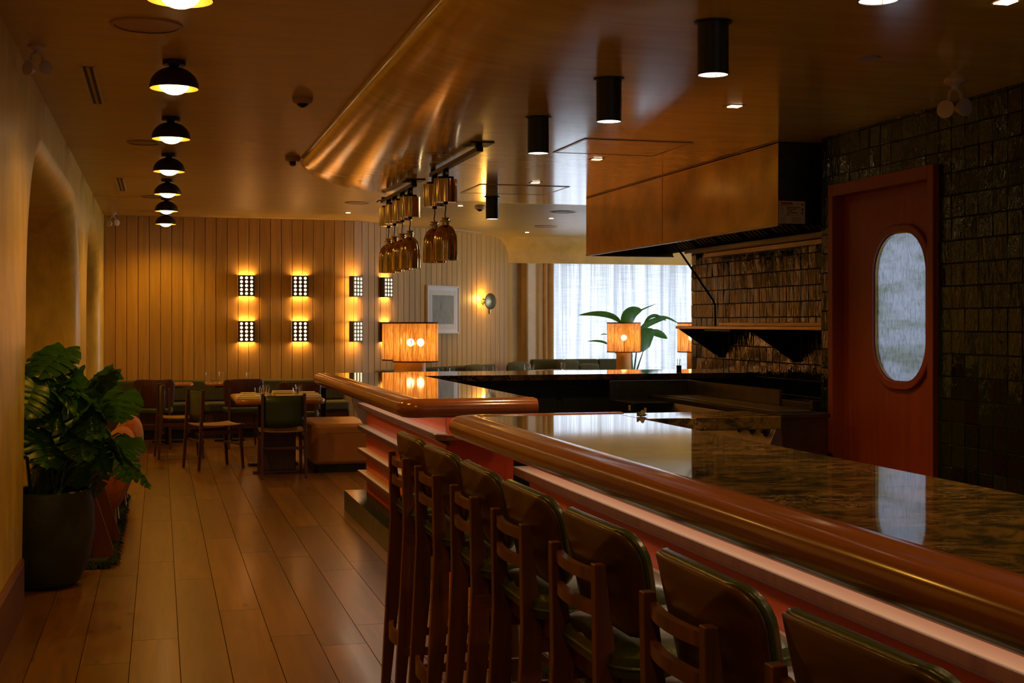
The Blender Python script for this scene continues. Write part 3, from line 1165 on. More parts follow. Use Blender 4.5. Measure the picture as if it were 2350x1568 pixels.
def rail_path(pts, rc):
    """pts: outer corner points; rounded corners of radius rc; side vector points inwards (left of travel direction flipped)"""
    out = []
    n = len(pts)
    for i in range(n):
        p = Vector((*pts[i], 0))
        if i in (0, n - 1):
            q = Vector((*pts[1 if i == 0 else n - 2], 0))
            d = (q - p).normalized() if i == 0 else (p - q).normalized()
            out.append((p, Vector((-d.y, d.x, 0))))
        else:
            d0 = (p - Vector((*pts[i - 1], 0))).normalized()
            d1 = (Vector((*pts[i + 1], 0)) - p).normalized()
            n0, n1 = Vector((-d0.y, d0.x, 0)), Vector((-d1.y, d1.x, 0))
            sgn = 1 if d0.cross(d1).z > 0 else -1
            cc = p - d0 * rc + n0 * rc * sgn
            for k in range(9):
                f = k / 8
                nn = (n0 * math.cos(f * PI / 2) + n1 * math.sin(f * PI / 2))
                out.append((cc - nn * rc * sgn, nn))
    return out


def add_rail(parent, pts, rc=0.14):
    # travel direction chosen so that the side vector points to the marble
    path = rail_path(pts, rc)
    path = [(p + Vector((0, 0, RZ)), sd) for p, sd in path]
    return MB().sweep(path, RAILP).build('rail', M['bar_wood'], parent, smooth=True)


def bar_ledges(parent, y0, y1, x_panel=1.62, zs=(0.855, 0.675, 0.49, 0.31), wrap=None):
    for z in zs:
        b_ = MB()
        pr_ = [(x_panel + 0.01, z), (x_panel - 0.072, z), (x_panel - 0.070, z - 0.034), (x_panel + 0.01, z - 0.075)]
        b_.prism([(a, c) for a, c in pr_], y1 - y0, 'y', y0)
        lg_ = b_.build('ledge', M['base_wood'], parent, bevel=0.003)
        MB().box(x_panel - 0.070, x_panel, y0 + .002, y1 - .002, z, z + .003).build('ledge_top', M['ledge_top'], lg_, label='top face of the ledge, brightened in colour')  # paler than the ledge itself: light on its top is painted in


XO = 1.284
# near bar
bar1 = empty('bar_counter', (1.7, 3.0, 0), 0, 'long near bar counter with round mahogany rail and brown marble top, beside the stools', 'bar')


def P(o, root):
    """attach keeping world placement"""
    o.parent = root
    o.matrix_parent_inverse = Matrix.Translation(root.location).inverted() if root.rotation_euler.z == 0 else root.matrix_basis.inverted()
    return o


b = MB().box(XO + 0.125, 2.09, 0.2, 5.87, K - 0.04, K).build('marble_top', M['marble'])
P(b, bar1)
b = MB().prism([(2.095, 5.62), (2.78, 5.62), (2.78, 6.00), (2.095, 6.00)], 0.06, 'z', K - 0.06).build('marble_return', M['marble'], bevel=0.004)
P(b, bar1)
b = MB().box(XO + 0.125, 2.095, 5.875, 6.0, K - 0.04, K).build('marble_end', M['marble'])
P(b, bar1)
r1 = add_rail(None, [(2.14, 6.125), (XO, 6.125), (XO, 0.2)], 0.17)
P(r1, bar1)
P(MB().box(1.378, 1.412, 0.35, 5.65, 0.962, 0.9693).build('added_strip_channel', M['blackm']), bar1)  # housing made for the added outer strip
b = MB().box(1.62, 2.05, 0.25, 5.74, 0.0, K - 0.05).build('body', M['dkgreen'])
P(b, bar1)
b = MB().box(1.605, 1.62, 0.25, 5.745, 0.0, K - 0.05).build('front_panel', M['bar_red'])
P(b, bar1)
tmp = empty('x')
bar_ledges(tmp, 0.25, 5.76, 1.605)
for c_ in list(tmp.children):
    P(c_, bar1)
# middle bar
bar2 = empty('bar_counter', (1.7, 9.0, 0), 0, 'middle bar counter beyond the gap, with stepped red front panel and rounded mahogany rail', 'bar')
b = MB().box(XO + 0.125, 2.08, 7.375, 11.5, K - 0.04, K).build('marble_top', M['marble'])
P(b, bar2)
r2 = add_rail(None, [(XO, 11.5), (XO, 7.25), (2.08, 7.25)], 0.14)
P(r2, bar2)
P(MB().box(1.378, 1.412, 7.6, 10.7, 0.962, 0.9693).build('added_strip_channel', M['blackm']), bar2)  # channel of the added outer strip, middle bar
b = MB().box(1.635, 2.03, 7.62, 10.70, 0.0, K - 0.05).build('body', M['bar_red'])
P(b, bar2)
b = MB().box(1.62, 1.635, 7.605, 10.70, 0.0, K - 0.05).box(1.62, 1.97, 7.60, 7.615, 0, K - .05).build('front_panel', M['bar_red'])
P(b, bar2)
bar_ledges(tmp, 7.56, 10.72, 1.62)
for c_ in list(tmp.children):
    P(c_, bar2)
b = MB().prism([(1.545, 7.56), (1.60, 7.50), (1.97, 7.50), (1.97, 7.62), (1.545, 7.62)], 0.034, 'z', 0.821).build('ledge', M['bar_wood'], bevel=0.003)
P(b, bar2)
# far counter
bar3 = empty('bar_counter', (3.4, 11.2, 0), 0, 'far brown marble counter on a dark green base, running to the tiled wall', 'bar')
b = MB().box(2.085, 4.98, 10.66, 11.62, K - 0.048, K).build('marble_top', M['marble'], bevel=0.003)
P(b, bar3)
b = MB().box(2.1, 4.98, 10.78, 11.5, 0, K - 0.048).build('body', M['dkgreen'])
P(b, bar3)
b = MB()
for k in range(5):
    b.box(2.2 + k * 0.55, 2.7 + k * 0.55, 10.765, 10.782, 0.12, 0.98)
bb = b.build('cabinet_front', M['dkgreen'], bevel=0.003)
P(bb, bar3)

# curved wooden bench end below the middle bar rail
be = MB().prism([(1.78, 0.50), (1.70, 0.60), (1.63, 0.71), (1.58, 0.82), (1.565, 0.95), (2.02, 0.95), (2.02, 0.45), (1.90, 0.43)], 0.05, 'y', 11.2)
o = be.build('bench_end', M['ledge_top'], bevel=0.01)
tag(o, 'rounded honey-coloured wooden panel under the far end of the middle bar rail', 'bench end')
MB().box(1.80, 2.0, 11.25, 11.45, 0, 0.9).build('support', M['dkgreen'], o)

# footrest step with fine ribbed tiles


def ribbed_step(y0, y1, label):
    root = MB().box(1.448, 1.604, y0, y1, 0, 0.146).build('footrest_step', M['grout'])
    tag(root, label, 'step')
    b_ = MB()
    y = y0
    while y < y1 - 0.01:
        b_.box(1.440, 1.603, y + .004, y + 0.031, 0.146, 0.154)
        b_.box(1.439, 1.447, y + .004, y + 0.031, 0.002, 0.146)
        y += 0.035
    b_.build('ribbed_tile', M['rib'], root, kind='stuff')
    b2 = MB()
    for k in range(4):
        b2.box(1.45 + k * .038, 1.485 + k * .038, y1, y1 + .007, 0.002, 0.146)
    b2.build('ribbed_tile', M['rib'], root, kind='stuff')
    return root


ribbed_step(7.62, 10.69, 'dark green ribbed tile footrest step at the foot of the middle bar')
ribbed_step(0.3, 5.74, 'dark green ribbed tile footrest step under the near bar, behind the stools')

# ---------------------------------------------------------------- bar stools


def shell(w2, z0, z1, r, dx, bow_=0.055, tilt=-.6):
    ol = capsule(w2, (z1 - z0) / 2, r, 6)
    zc = (z0 + z1) / 2
    vs, fs = [], []
    rings = [1.0, 0.93, 0.7, 0.4, 0.12]
    m_ = len(ol)
    for q in rings:
        for a, b__ in ol:
            yy, zz = a * q, b__ * q
            yy *= 1 + .35 * zz
            x = dx + bow_ * (yy / w2) ** 2 + 0.02 * (zz / 0.12) * tilt
            vs.append((x, yy, zc + zz))
    for k in range(len(rings) - 1):
        for i in range(m_):
            j = (i + 1) % m_
            fs.append((k * m_ + i, k * m_ + j, (k + 1) * m_ + j, (k + 1) * m_ + i))
    fs.append(tuple(range((len(rings) - 1) * m_, len(rings) * m_)))
    return MB().add(vs, fs)


def make_stool():
    root = empty('bar_stool', (0, 0, 0), 0, 'x', 'bar stool', 'bar stools along the near bar')
    # local frame: x towards the bar, y along the bar
    for sy in (-1, 1):
        b_ = MB()
        c = [(-0.03, .150 * sy, 0, .016, .014), (0.012, .150 * sy, 0.52, .030, .015), (0.018, .150 * sy, 0.72, .026, .015), (0.0, .150 * sy, 0.988, .013, .014)]
        b_.stack([((x_, y_, z_), (a_, t_)) for x_, y_, z_, a_, t_ in c])
        b_.build('leg', M['stool_wood'], root, bevel=0.003)
        b_ = MB().taper((0.43, .175 * sy, 0), (.015, .014), (0.40, .16 * sy, 0.725), (.024, .016))
        b_.build('leg', M['stool_wood'], root, bevel=0.003)
        MB().box(0.0, 0.42, .157 * sy - .009, .157 * sy + .009, 0.66, 0.70).build('side_rail', M['stool_wood'], root, bevel=0.003)
        MB().box(-0.01, 0.43, .158 * sy - .009, .158 * sy + .009, 0.24, 0.272).build('stretcher', M['stool_wood'], root, bevel=0.003)

    def bow(z, h, depth, t=0.018, x0=0.0, w2=0.14):
        def path():
            out = []
            for i in range(13):
                u = i / 12 * 2 - 1
                out.append((Vector((x0 - depth * (1 - u * u), u * w2, z)), Vector((1, 0, 0))))
            return out
        return MB().sweep(path(), [(0, -h / 2), (t, -h / 2), (t, h / 2), (0, h / 2)])
    bow(0.957, 0.026, 0.018).build('back_rail', M['stool_wood'], root, smooth=True)
    bow(0.885, 0.026, 0.018).build('back_rail', M['stool_wood'], root, smooth=True)
    bow(0.29, 0.05, 0.022, x0=-.01).build('stretcher', M['stool_wood'], root, smooth=True)
    ft_o = MB().box(0.405, 0.427, -0.16, 0.16, 0.30, 0.335).build('foot_bar', M['stool_wood'], root, bevel=0.003)
    MB().box(0.41, 0.425, -0.155, 0.155, 0.336, 0.34).build('foot_plate', M['steel'], ft_o)

    bs = shell(0.228, 0.830, 1.058, 0.066, 0.024, tilt=-1.35).build('back_shell', M['shell_wood'], root, solid=0.010, off=0)
    for p in bs.data.polygons:
        p.use_smooth = True
    bp = shell(0.232, 0.827, 1.064, 0.069, 0.039, tilt=-1.35).build('back_pad', M['green_pad'], root, solid=0.022, off=0, bevel=0.008, seg=3)
    st = MB()
    ol = capsule(0.215, 0.225, 0.07, 6)
    vs, fs = [], []
    prof_ = [(0.93, 0.745), (1.0, 0.752), (1.015, 0.775), (1.0, 0.797), (0.93, 0.808), (0.6, 0.815), (0.2, 0.812)]
    m_ = len(ol)
    for q, z in prof_:
        for a, b__ in ol:
            vs.append((0.235 + a * q, b__ * q, z))
    for k in range(len(prof_) - 1):
        for i in range(m_):
            j = (i + 1) % m_
            fs.append((k * m_ + i, k * m_ + j, (k + 1) * m_ + j, (k + 1) * m_ + i))
    fs.append(tuple(range(m_ - 1, -1, -1)))
    fs.append(tuple(range((len(prof_) - 1) * m_, len(prof_) * m_)))
    sc_o = st.add(vs, fs).build('seat_cushion', M['green_pad'], root, smooth=True)
    MB().prism([(0.235 + a * .9, b__ * .9) for a, b__ in ol], 0.045, 'z', 0.70).build('seat_base', M['stool_wood'], root)
    pip = MB().tube([(0.235 + a * 1.012, b__ * 1.012, 0.775) for a, b__ in ol + ol[:1]], 0.0045, 6).build('piping', M['green_leather'], sc_o)
    return root


st0 = make_stool()
ys = [1.68, 2.24, 2.84, 3.42, 3.97, 4.55, 5.12]
sl = ['green padded bar stool nearest the camera, cut off at the lower right corner',
      'second bar stool from the camera, wide walnut backrest against the red panel',
      'third bar stool from the camera, pale seat cushion showing beside its back',
      'middle bar stool of the seven, fourth from the camera and fourth from the far end',
      'third bar stool from the far end of the near bar',
      'second bar stool from the far end of the near bar',
      'farthest bar stool, at the gap between the two bars']
for i, y in enumerate(ys):
    o = st0 if i == 0 else copy_tree(st0, (0, 0, 0), None, None)
    o.location = (0.90, y, 0)
    o.rotation_euler = (0, 0, [0.03, -0.01, 0.02, 0, -0.02, 0.01, 0.0][i])
    o['label'] = sl[i]

# ---------------------------------------------------------------- ceiling dome lamps


def make_dome():
    root = empty('dome_lamp', (0, 0, 0), 0, 'x', 'ceiling lamp', 'row of dome ceiling lamps over the aisle')
    MB().lathe([(0.001, 0), (0.062, 0), (0.062, -0.026), (0.03, -0.028), (0.024, -0.040), (0.001, -0.041)], 32, cap=False).build('canopy', M['dome_out'], root, smooth=True)
    pts = [(0.130 * math.sin(a), -0.143 + 0.108 * math.cos(a)) for a in [i / 14 * PI / 2 for i in range(1, 15)]]
    MB().lathe([(0.001, -0.034)] + pts + [(0.1305, -0.152)], 48, cap=False).build('shade', M['dome_out'], root, smooth=True)
    pi_ = [(0.127 * math.sin(a), -0.145 + 0.106 * math.cos(a)) for a in [i / 14 * PI / 2 for i in range(1, 15)]]
    lin = MB().lathe([(0.001, -0.038)] + pi_ + [(0.127, -0.1525)], 48, cap=False).build('lining', M['gold_in'], root, smooth=True)
    MB().lathe([(0.001, -0.071)] + [(0.080 * math.sin(a), -0.128 + 0.057 * math.cos(a)) for a in [i / 16 * PI for i in range(1, 16)]] + [(0.001, -0.185)], 32, cap=False).build('globe', M['globe'], root, smooth=True)
    return root


dome = make_dome()
dl = ['dome ceiling lamp nearest the camera, cut by the top edge', 'second dome ceiling lamp, the largest one seen whole', 'third dome ceiling lamp from the camera', 'fourth dome ceiling lamp from the camera, middle of the row',
      'fifth dome ceiling lamp from the camera', 'sixth dome ceiling lamp, second from the plank wall', 'farthest dome ceiling lamp, against the plank wall']
for i in range(-2, 7):
    y = 5.375 + 2.037 * i
    sc_ = 1.0
    o = dome if i == 0 else copy_tree(dome, (0, 0, 0))
    o.location = (0.077, y, UP)
    o['label'] = dl[i] if i >= 0 else ('dome ceiling lamp directly above the camera position', 'dome ceiling lamp between the camera and the top edge of the picture')[i + 2]
    lamp('dome_light', 'SPOT', (0.077, y, UP - 0.21), 46 if i >= 0 else 16, WARM, 0.05, (0, 0, 0), spot=2.7, blend=0.9)

# ---------------------------------------------------------------- cylinder downlights


def make_can():
    root = empty('cylinder_lamp', (0, 0, 0), 0, 'x', 'ceiling lamp', 'black cylinder downlights over the bar')
    MB().lathe([(0.001, 0), (0.078, 0), (0.078, -0.006), (0.064, -0.008)], 40, cap=False).build('flange', M['grey_metal'], root, smooth=True)
    MB().lathe([(0.064, -0.006), (0.064, -0.22), (0.061, -0.22), (0.061, -0.06)], 40, cap=False).build('housing', M['grey_metal'], root, smooth=True)
    MB().lathe([(0.001, -0.195), (0.061, -0.217)], 32, cap=False).build('diffuser', M['canglow'], root, smooth=True)
    MB().tube([(0.01, -0.01, -0.215), (0.008, -0.01, -0.232)], 0.0018, 6).build('screw', M['brass'], root)
    return root


can = make_can()
cl = ['black cylinder downlight at the top edge, nearest the camera', 'large black cylinder downlight right of centre, second from the camera', 'third black cylinder downlight, beside the tiled range side', 'fourth black cylinder downlight, left of the front ceiling hatch', 'small far black cylinder downlight beyond the second ceiling hatch']
for i, (x, y) in enumerate([(2.2, 3.77), (2.2, 5.07), (2.2, 6.38), (2.2, 7.68), (3.15, 12.63), (2.2, 2.47), (2.2, 1.17)]):
    o = can if i == 0 else copy_tree(can, (0, 0, 0))
    o.location = (x, y, LO)
    o['label'] = cl[i] if i < 5 else ('black cylinder downlight above the near bar, just outside the top of the picture', 'black cylinder downlight of the bar row nearest the front window')[i - 5]
    lamp('can_light', 'SPOT', (x, y, LO - 0.24), 60, (1.0, 0.60, 0.28), 0.05, (0, 0, 0), spot=1.9, blend=0.9)

# ---------------------------------------------------------------- small ceiling fittings


def small_down(x, y, z, sq, label, e=10):
    root = empty('recessed_downlight', (x, y, z), 0, label, 'downlight')
    if sq:
        MB().box(-.05, .05, -.05, .05, -.003, 0).build('trim', M['ochre_pl'], root)
        MB().box(-.032, .032, -.032, .032, -.006, -.003).build('lens', M['down'], root)
    else:
        MB().lathe([(0.001, -.003), (.045, -.003), (.045, 0)], 24, cap=False).build('trim', M['ochre_pl'], root)
        MB().lathe([(0.001, -.006), (.03, -.006), (.03, -.003)], 24, cap=False).build('lens', M['down'], root)
    lamp('downlight', 'SPOT', (x, y, z - .02), e * 3.2, WARM2, .03, (0, 0, 0), spot=1.9, blend=0.9)


small_down(3.17, 7.0, LO, True, 'square recessed downlight between the two largest black cylinders and the hood', 16)
small_down(3.19, 9.53, LO, True, 'square recessed downlight behind the front ceiling hatch', 12)
small_down(3.20, 11.26, LO, True, 'square recessed downlight just above the rear ceiling hatch', 12)
small_down(3.15, 4.46, LO, True, 'square recessed downlight cut by the top right corner', 14)
small_down(3.15, 1.9, LO, True, 'square recessed downlight above the near bar outside the picture', 14)
small_down(3.51, 15.66, UP, False, 'small round downlight left of the far smoke detector')
small_down(2.34, 17.02, UP, False, 'small round downlight above the rounded plank corner', 12)
small_down(5.12, 17.23, UP, False, 'small round downlight between the two far ceiling speakers', 14)
small_down(5.54, 19.97, UP, False, 'farthest small round downlight, in front of the ochre bulkhead', 14)


def speaker(x, y, z, r, label, g='round ceiling speakers'):
    root = empty('ceiling_speaker', (x, y, z), 0, label, 'ceiling speaker', g)
    MB().lathe([(r * .86, -.009), (r * .98, -.008), (r, 0)], 40, cap=False).build('ring', M['ochre_pl'], root, smooth=True)
    MB().lathe([(0.001, -.004), (r * .87, -.005)], 40, cap=False).build('grille', M['ochre_pl'], root, smooth=True)


speaker(-0.06, 6.56, UP, 0.17, 'large round ceiling speaker near the top left, below the nearest dome lamp')
speaker(-0.12, 10.83, UP, 0.13, 'round ceiling speaker left of the third dome lamp')
speaker(-0.07, 15.42, UP, 0.13, 'round ceiling speaker left of the fifth dome lamp')
speaker(4.97, 16.19, UP, 0.17, 'pale round ceiling speaker beside the hood corner, the nearer of two')
speaker(5.46, 18.65, UP, 0.17, 'pale round ceiling speaker beyond, the farther of two near the window')
speaker(2.25, 15.58, UP, 0.15, 'round ceiling speaker at the curved corner of the soffit')
o = MB().lathe([(0.001, -.008), (.05, -.007), (.054, 0)], 32, cap=False).build('ceiling_cover', M['ochre_pl'], smooth=True)
p = Pz(1995, 132, LO)
o.location = p
tag(o, 'small round blank cover on the polished ceiling above the door', 'cover plate')


def detector(x, y, z, label, clear=False, r=0.065):
    root = empty('smoke_detector' if not clear else 'ceiling_camera', (x, y, z), 0, label, 'smoke detector' if not clear else 'camera')
    MB().lathe([(0.001, -.0), (r, 0), (r, -.012), (r * .92, -.03), (r * .7, -.04), (0.001, -.04)], 32, cap=False).build('base', M['offwhite'] if clear is False and y > 12 else M['ochre_pl'], root, smooth=True)
    if clear:
        MB().lathe([(r * .55, -.04)] + [(r * .6 * math.cos(a), -.045 - .035 * math.sin(a)) for a in [i / 8 * PI / 2 for i in range(9)]], 24, cap=False).build('dome', M['glass'], root, smooth=True)
        MB().lathe([(0.001, -.04), (.02, -.042), (.018, -.062), (.001, -.066)], 16, cap=False).build('lens', M['black'], root, smooth=True)
    else:
        MB().lathe([(r * .55, -.04), (r * .52, -.048), (r * .2, -.062), (.001, -.064)], 24, cap=False).build('sensor', M['black'], root, smooth=True)


detector(0.87, 8.42, UP, 'round smoke detector on the ceiling beside the soffit edge, nearest one')
detector(1.10, 11.45, UP, 'small clear dome fitting on the ceiling at the soffit curve', True)
detector(3.76, 15.7, UP, 'pale smoke detector on the far ceiling beside the small black cylinder lamp')


def slot_vent(x, y, L, label, rz=0.0, wdt=.07):
    root = empty('linear_vent', (x, y, UP), rz, label, 'ceiling vent')
    for sx in (-1, 0, 1):
        MB().box(sx * wdt * .5 * 1.0 - .008, sx * wdt * .5 + .008, -L / 2, L / 2, -.006, 0).build('frame', M['offwhite'] if sx else M['ochre_pl'], root)
    for sx in (-1, 1):
        MB().box(sx * wdt * .25 - .0105, sx * wdt * .25 + .0105, -L / 2 + .01, L / 2 - .01, -.002, 0).build('slot', M['blackm'], root)


slot_vent(-0.385, 8.35, 1.3, 'two-slot linear ceiling vent in the upper left, nearest one')
slot_vent(-0.38, 14.2, 1.3, 'two-slot linear ceiling vent far left, left of the fourth dome lamp')
slot_vent(1.15, 17.95, 2.3, 'long linear vent along the top of the plank wall', PI / 2, .05)
slot_vent(4.35, 19.75, 1.4, 'linear vent along the diagonal plank wall', -PI / 4, .05)


def hatch(x0, x1, y0, y1, label):
    root = empty('ceiling_hatch', ((x0 + x1) / 2, (y0 + y1) / 2, LO), 0, label, 'access hatch', 'ceiling access hatches')
    a, b_ = (x1 - x0) / 2, (y1 - y0) / 2
    MB().box(-a, a, -b_, -b_ + .02, -.005, 0).box(-a, a, b_ - .02, b_, -.005, 0).box(-a, -a + .02, -b_ + .02, b_ - .02, -.005, 0).box(a - .02, a, -b_ + .02, b_ - .02, -.005, 0).build('frame', M['trim_metal'], root, bevel=.002)
    MB().box(-a + .025, a - .025, -b_ + .025, b_ - .025, -.003, 0).build('panel', M['soffit'], root)


hatch(2.755, 3.54, 8.49, 9.24, 'nearer square access hatch in the polished ceiling, left of the hood')
hatch(2.76, 3.60, 11.52, 12.32, 'farther square access hatch in the polished ceiling, behind the heat lamps')


def emergency(p, rz, label, s_=1.0):
    root = empty('emergency_light', p, rz, label, 'emergency light')
    root.scale = (s_, s_, s_)
    MB().lathe([(0.001, 0), (.055, 0), (.055, -.012), (.02, -.03), (.02, -.05), (.001, -.05)], 24, cap=False).build('mount', M['offwhite'], root, smooth=True)
    for sx, tilt in ((-1, -1.0), (1, .25)):
        MB().tube([(0, 0, -.04), (.03 * sx, 0, -.06), (.038 * sx, 0, -.10)], .010, 8).build('arm', M['offwhite'], root)
        mt = Matrix.Translation((.052 * sx, 0, -.135 - .015 * (sx < 0))) @ Matrix.Rotation(tilt, 4, 'Z') @ Matrix.Rotation(PI / 2, 4, 'X')
        MB().lathe([(.001, -.045), (.02, -.045), (.043, -.005), (.046, .01), (.040, .012), (.001, .013)], 24, cap=False, mat=mt).build('lamp_head', M['offwhite'], root, smooth=True)


p = Pz(2200, 185, LO)
emergency((p.x - 0.02, p.y, LO), 0.0, 'two-headed emergency light on the ceiling above the dark tiled wall')
p = Pz(85, 105, UP)
emergency((p.x, p.y, UP), 0.3, 'two-headed emergency light in the dark upper left corner by the plaster wall', 0.8)
emergency((-0.58, 17.9, UP), 0.3, 'two-headed emergency light in the far corner where plaster meets planks', 0.9)

# ---------------------------------------------------------------- heat lamps on tracks


def heat_track(y0, y1, label):
    xt = 2.13
    root = empty('lamp_track', (xt, y0, LO), 0, label, 'lamp track', 'black ceiling tracks with copper heat lamps')
    L = y1 - y0
    MB().box(-.085, .085, -.13, .10, -.008, 0).build('mount_plate', M['black'], root)
    MB().box(-.022, .022, -.04, .0, -.04, -.008).box(-.018, .018, L - .06, L - .02, -.03, -.0).build('bracket', M['black'], root)
    MB().box(-.024, .024, -.06, L, -.058, -.026).build('rail', M['black'], root, bevel=.003)
    if y0 > 10:
        MB().tube([(0, L, -.03), (-.03, L + .03, -.025), (-.05, L + .06, -.04)], .006, 6).build('cable', M['black'], root)


def make_heat():
    root = empty('heat_lamp', (0, 0, 0), 0, 'x', 'heat lamp', 'copper heat lamps over the pass')
    MB().box(-.022, .022, -.02, .02, -.11, -.058).build('hanger', M['black'], root)
    MB().box(-.004, .018, -.0215, -.0195, -.095, -.075).build('rating_label', M['paper'], root)
    MB().prism(capsule(.062, .05, .03, 5), .018, 'z', -.13).build('cap', M['black'], root)
    pr_ = []
    for i in range(48):
        a = 2 * PI * i / 48
        r = .088 + .0045 * math.cos(a * 8)
        pr_.append((r * math.cos(a), r * math.sin(a) * .86))
    MB().prism(pr_, .178, 'z', -.308).build('housing', M['copper'], root, smooth=True)
    MB().box(-.015, .015, -.02, .02, -.325, -.308).build('strain_relief', M['black'], root)
    MB().tube([(0, 0, -.31), (.003, 0, -.36), (-.003, 0, -.40), (0, 0, -.435)], .0045, 8).build('cord', M['black'], root)
    MB().lathe([(0.001, -.425), (.030, -.427), (.033, -.432), (.028, -.44), (.028, -.485), (.033, -.49)], 24, cap=False).build('collar', M['copper'], root, smooth=True)
    MB().lathe([(0.030, -.45), (0.042, -.45), (0.042, -.458), (.030, -.458)], 6, (0.0, -0.0, 0)).build('thumb_nut', M['brass'], root)
    bell = [(.03, -.485), (.05, -.495), (.070, -.52), (.084, -.56), (.090, -.61), (.092, -.68), (.092, -.755), (.089, -.755), (.088, -.68), (.086, -.61), (.07, -.54), (.03, -.50)]
    vs, fs = [], []
    seg = 64
    for r, z in bell:
        for i in range(seg):
            a = 2 * PI * i / seg
            rr_ = r * (1 + .035 * math.cos(a * 12) * min(1, max(0, (-z - .49) / .05)))
            vs.append((rr_ * math.cos(a), rr_ * math.sin(a), z))
    for k in range(len(bell) - 1):
        for i in range(seg):
            j = (i + 1) % seg
            fs.append((k * seg + i, k * seg + j, (k + 1) * seg + j, (k + 1) * seg + i))
    MB().add(vs, fs).build('bell_shade', M['copper'], root, smooth=True)
    MB().lathe([(0.001, -.60), (.04, -.62), (.055, -.68), (.05, -.72), (.001, -.735)], 24, cap=False).build('bulb', M['brass'], root, smooth=True)
    return root


heat_track(8.95, 10.55, 'front black ceiling track carrying two copper heat lamps')
heat_track(11.38, 13.0, 'rear black ceiling track carrying four copper heat lamps')
hl = make_heat()
hls = ['front copper heat lamp, nearest of the two on the front track', 'copper heat lamp just behind the nearest one on the front track', 'nearest copper heat lamp of the four on the rear track',
       'second copper heat lamp from the camera on the rear track', 'third copper heat lamp on the rear track', 'farthest copper heat lamp, last on the rear track']
for i, y in enumerate([10.03, 10.45, 11.53, 11.92, 12.33, 12.66]):
    o = hl if i == 0 else copy_tree(hl, (0, 0, 0))
    o.location = (2.13, y, LO)
    o['label'] = hls[i]

# ---------------------------------------------------------------- box sconces


def make_sconce():
    root = empty('box_sconce', (0, 0, 0), 0, 'x', 'wall lamp', 'perforated box wall lamps')
    w2, h2, d = .108, .142, .075
    plate_h = MB()
    MB().box(-w2, w2, -d, -d + .003, -h2, h2).build('face_plate', M['bronze'], root)
    MB().box(-w2, -w2 + .003, -d, 0, -h2, h2).box(w2 - .003, w2, -d, 0, -h2, h2).build('side_plate', M['bronze'], root)
    for i in range(3):
        for j in range(5):
            mt = Matrix.Translation(((i - 1) * .067, -d - .001, (j - 2) * .053)) @ Matrix.Rotation(PI / 2, 4, 'X')
            MB().lathe([(0.001, .003), (.0185, .001), (.0195, 0)], 16, cap=False, mat=mt).build('lens', M['dot'], root, smooth=True)
    for sz in (-1, 1):
        MB().box(-w2 + .006, w2 - .006, -d + .008, -.01, sz * (h2 - .012) - .002, sz * (h2 - .012) + .002).build('slot_light', M['strip'], root)
    return root


sc0 = make_sconce()
spots = []
for px, zz in ((565, 2.006), (565, 1.388), (688, 2.006), (688, 1.388)):
    q = PY(px, 742, 18.3)
    spots.append((q.x, 18.3, zz, 0.0))
for px, py in ((812, 658), (812, 761), (882, 660), (882, 762)):
    q = on_diag(px, py)
    spots.append((q.x, q.y, q.z, ang45))
nm = ['upper left perforated box wall lamp on the flat plank wall', 'lower left perforated box wall lamp on the flat plank wall', 'upper right box wall lamp on the flat plank wall, before the rounded corner', 'lower right box wall lamp on the flat plank wall, before the rounded corner',
      'upper box wall lamp just past the rounded corner', 'lower box wall lamp just past the rounded corner', 'upper box wall lamp beside the hanging copper lamps', 'lower box wall lamp mostly hidden behind the raffia lamp shade']
for i, (x, y, z, a) in enumerate(spots):
    o = sc0 if i == 0 else copy_tree(sc0, (0, 0, 0))
    o.location = (x, y, z)
    o.rotation_euler = (0, 0, a)
    o['label'] = nm[i]

# round bronze wall lamp
q = on_diag(1108, 692)
root = empty('disc_sconce', (q.x, q.y, q.z), ang45, 'round bronze disc wall lamp glowing behind, right of the framed picture', 'wall lamp')
mt = Matrix.Rotation(PI / 2, 4, 'X')
MB().lathe([(0.001, .0), (.05, .0), (.05, .02), (.02, .025), (.02, .085), (0.001, .085)], 24, cap=False, mat=mt).build('mount', M['brass'], root, smooth=True)
mt2 = Matrix.Translation((0, -.15, 0)) @ Matrix.Rotation(-.25, 4, 'Z') @ Matrix.Rotation(PI / 2, 4, 'X')
MB().lathe([(0.001, .018), (.08, .012), (.125, 0), (.13, -.008), (.11, -.002), (.001, .006)], 40, cap=False, mat=mt2).build('disc', M['disc_bronze'], root, smooth=True)
MB().tube([(0.0, -.12, -.10), (0, -.125, -.16), (0, -.125, -.20)], [.022, .026, .022], 16).build('handle', M['brass'], root, smooth=True)
MB().lathe([(0.001, .03), (.03, .02), (.035, 0), (.03, -.02), (.001, -.03)], 16, (0, -.095, 0), cap=False).build('bulb', M['bulb'], root, smooth=True)
lamp('sconce_light', 'POINT', (q.x + DNOR.x * .07 - .06, q.y + DNOR.y * .07 - .05, q.z + .05), 9, WARM2, .03)

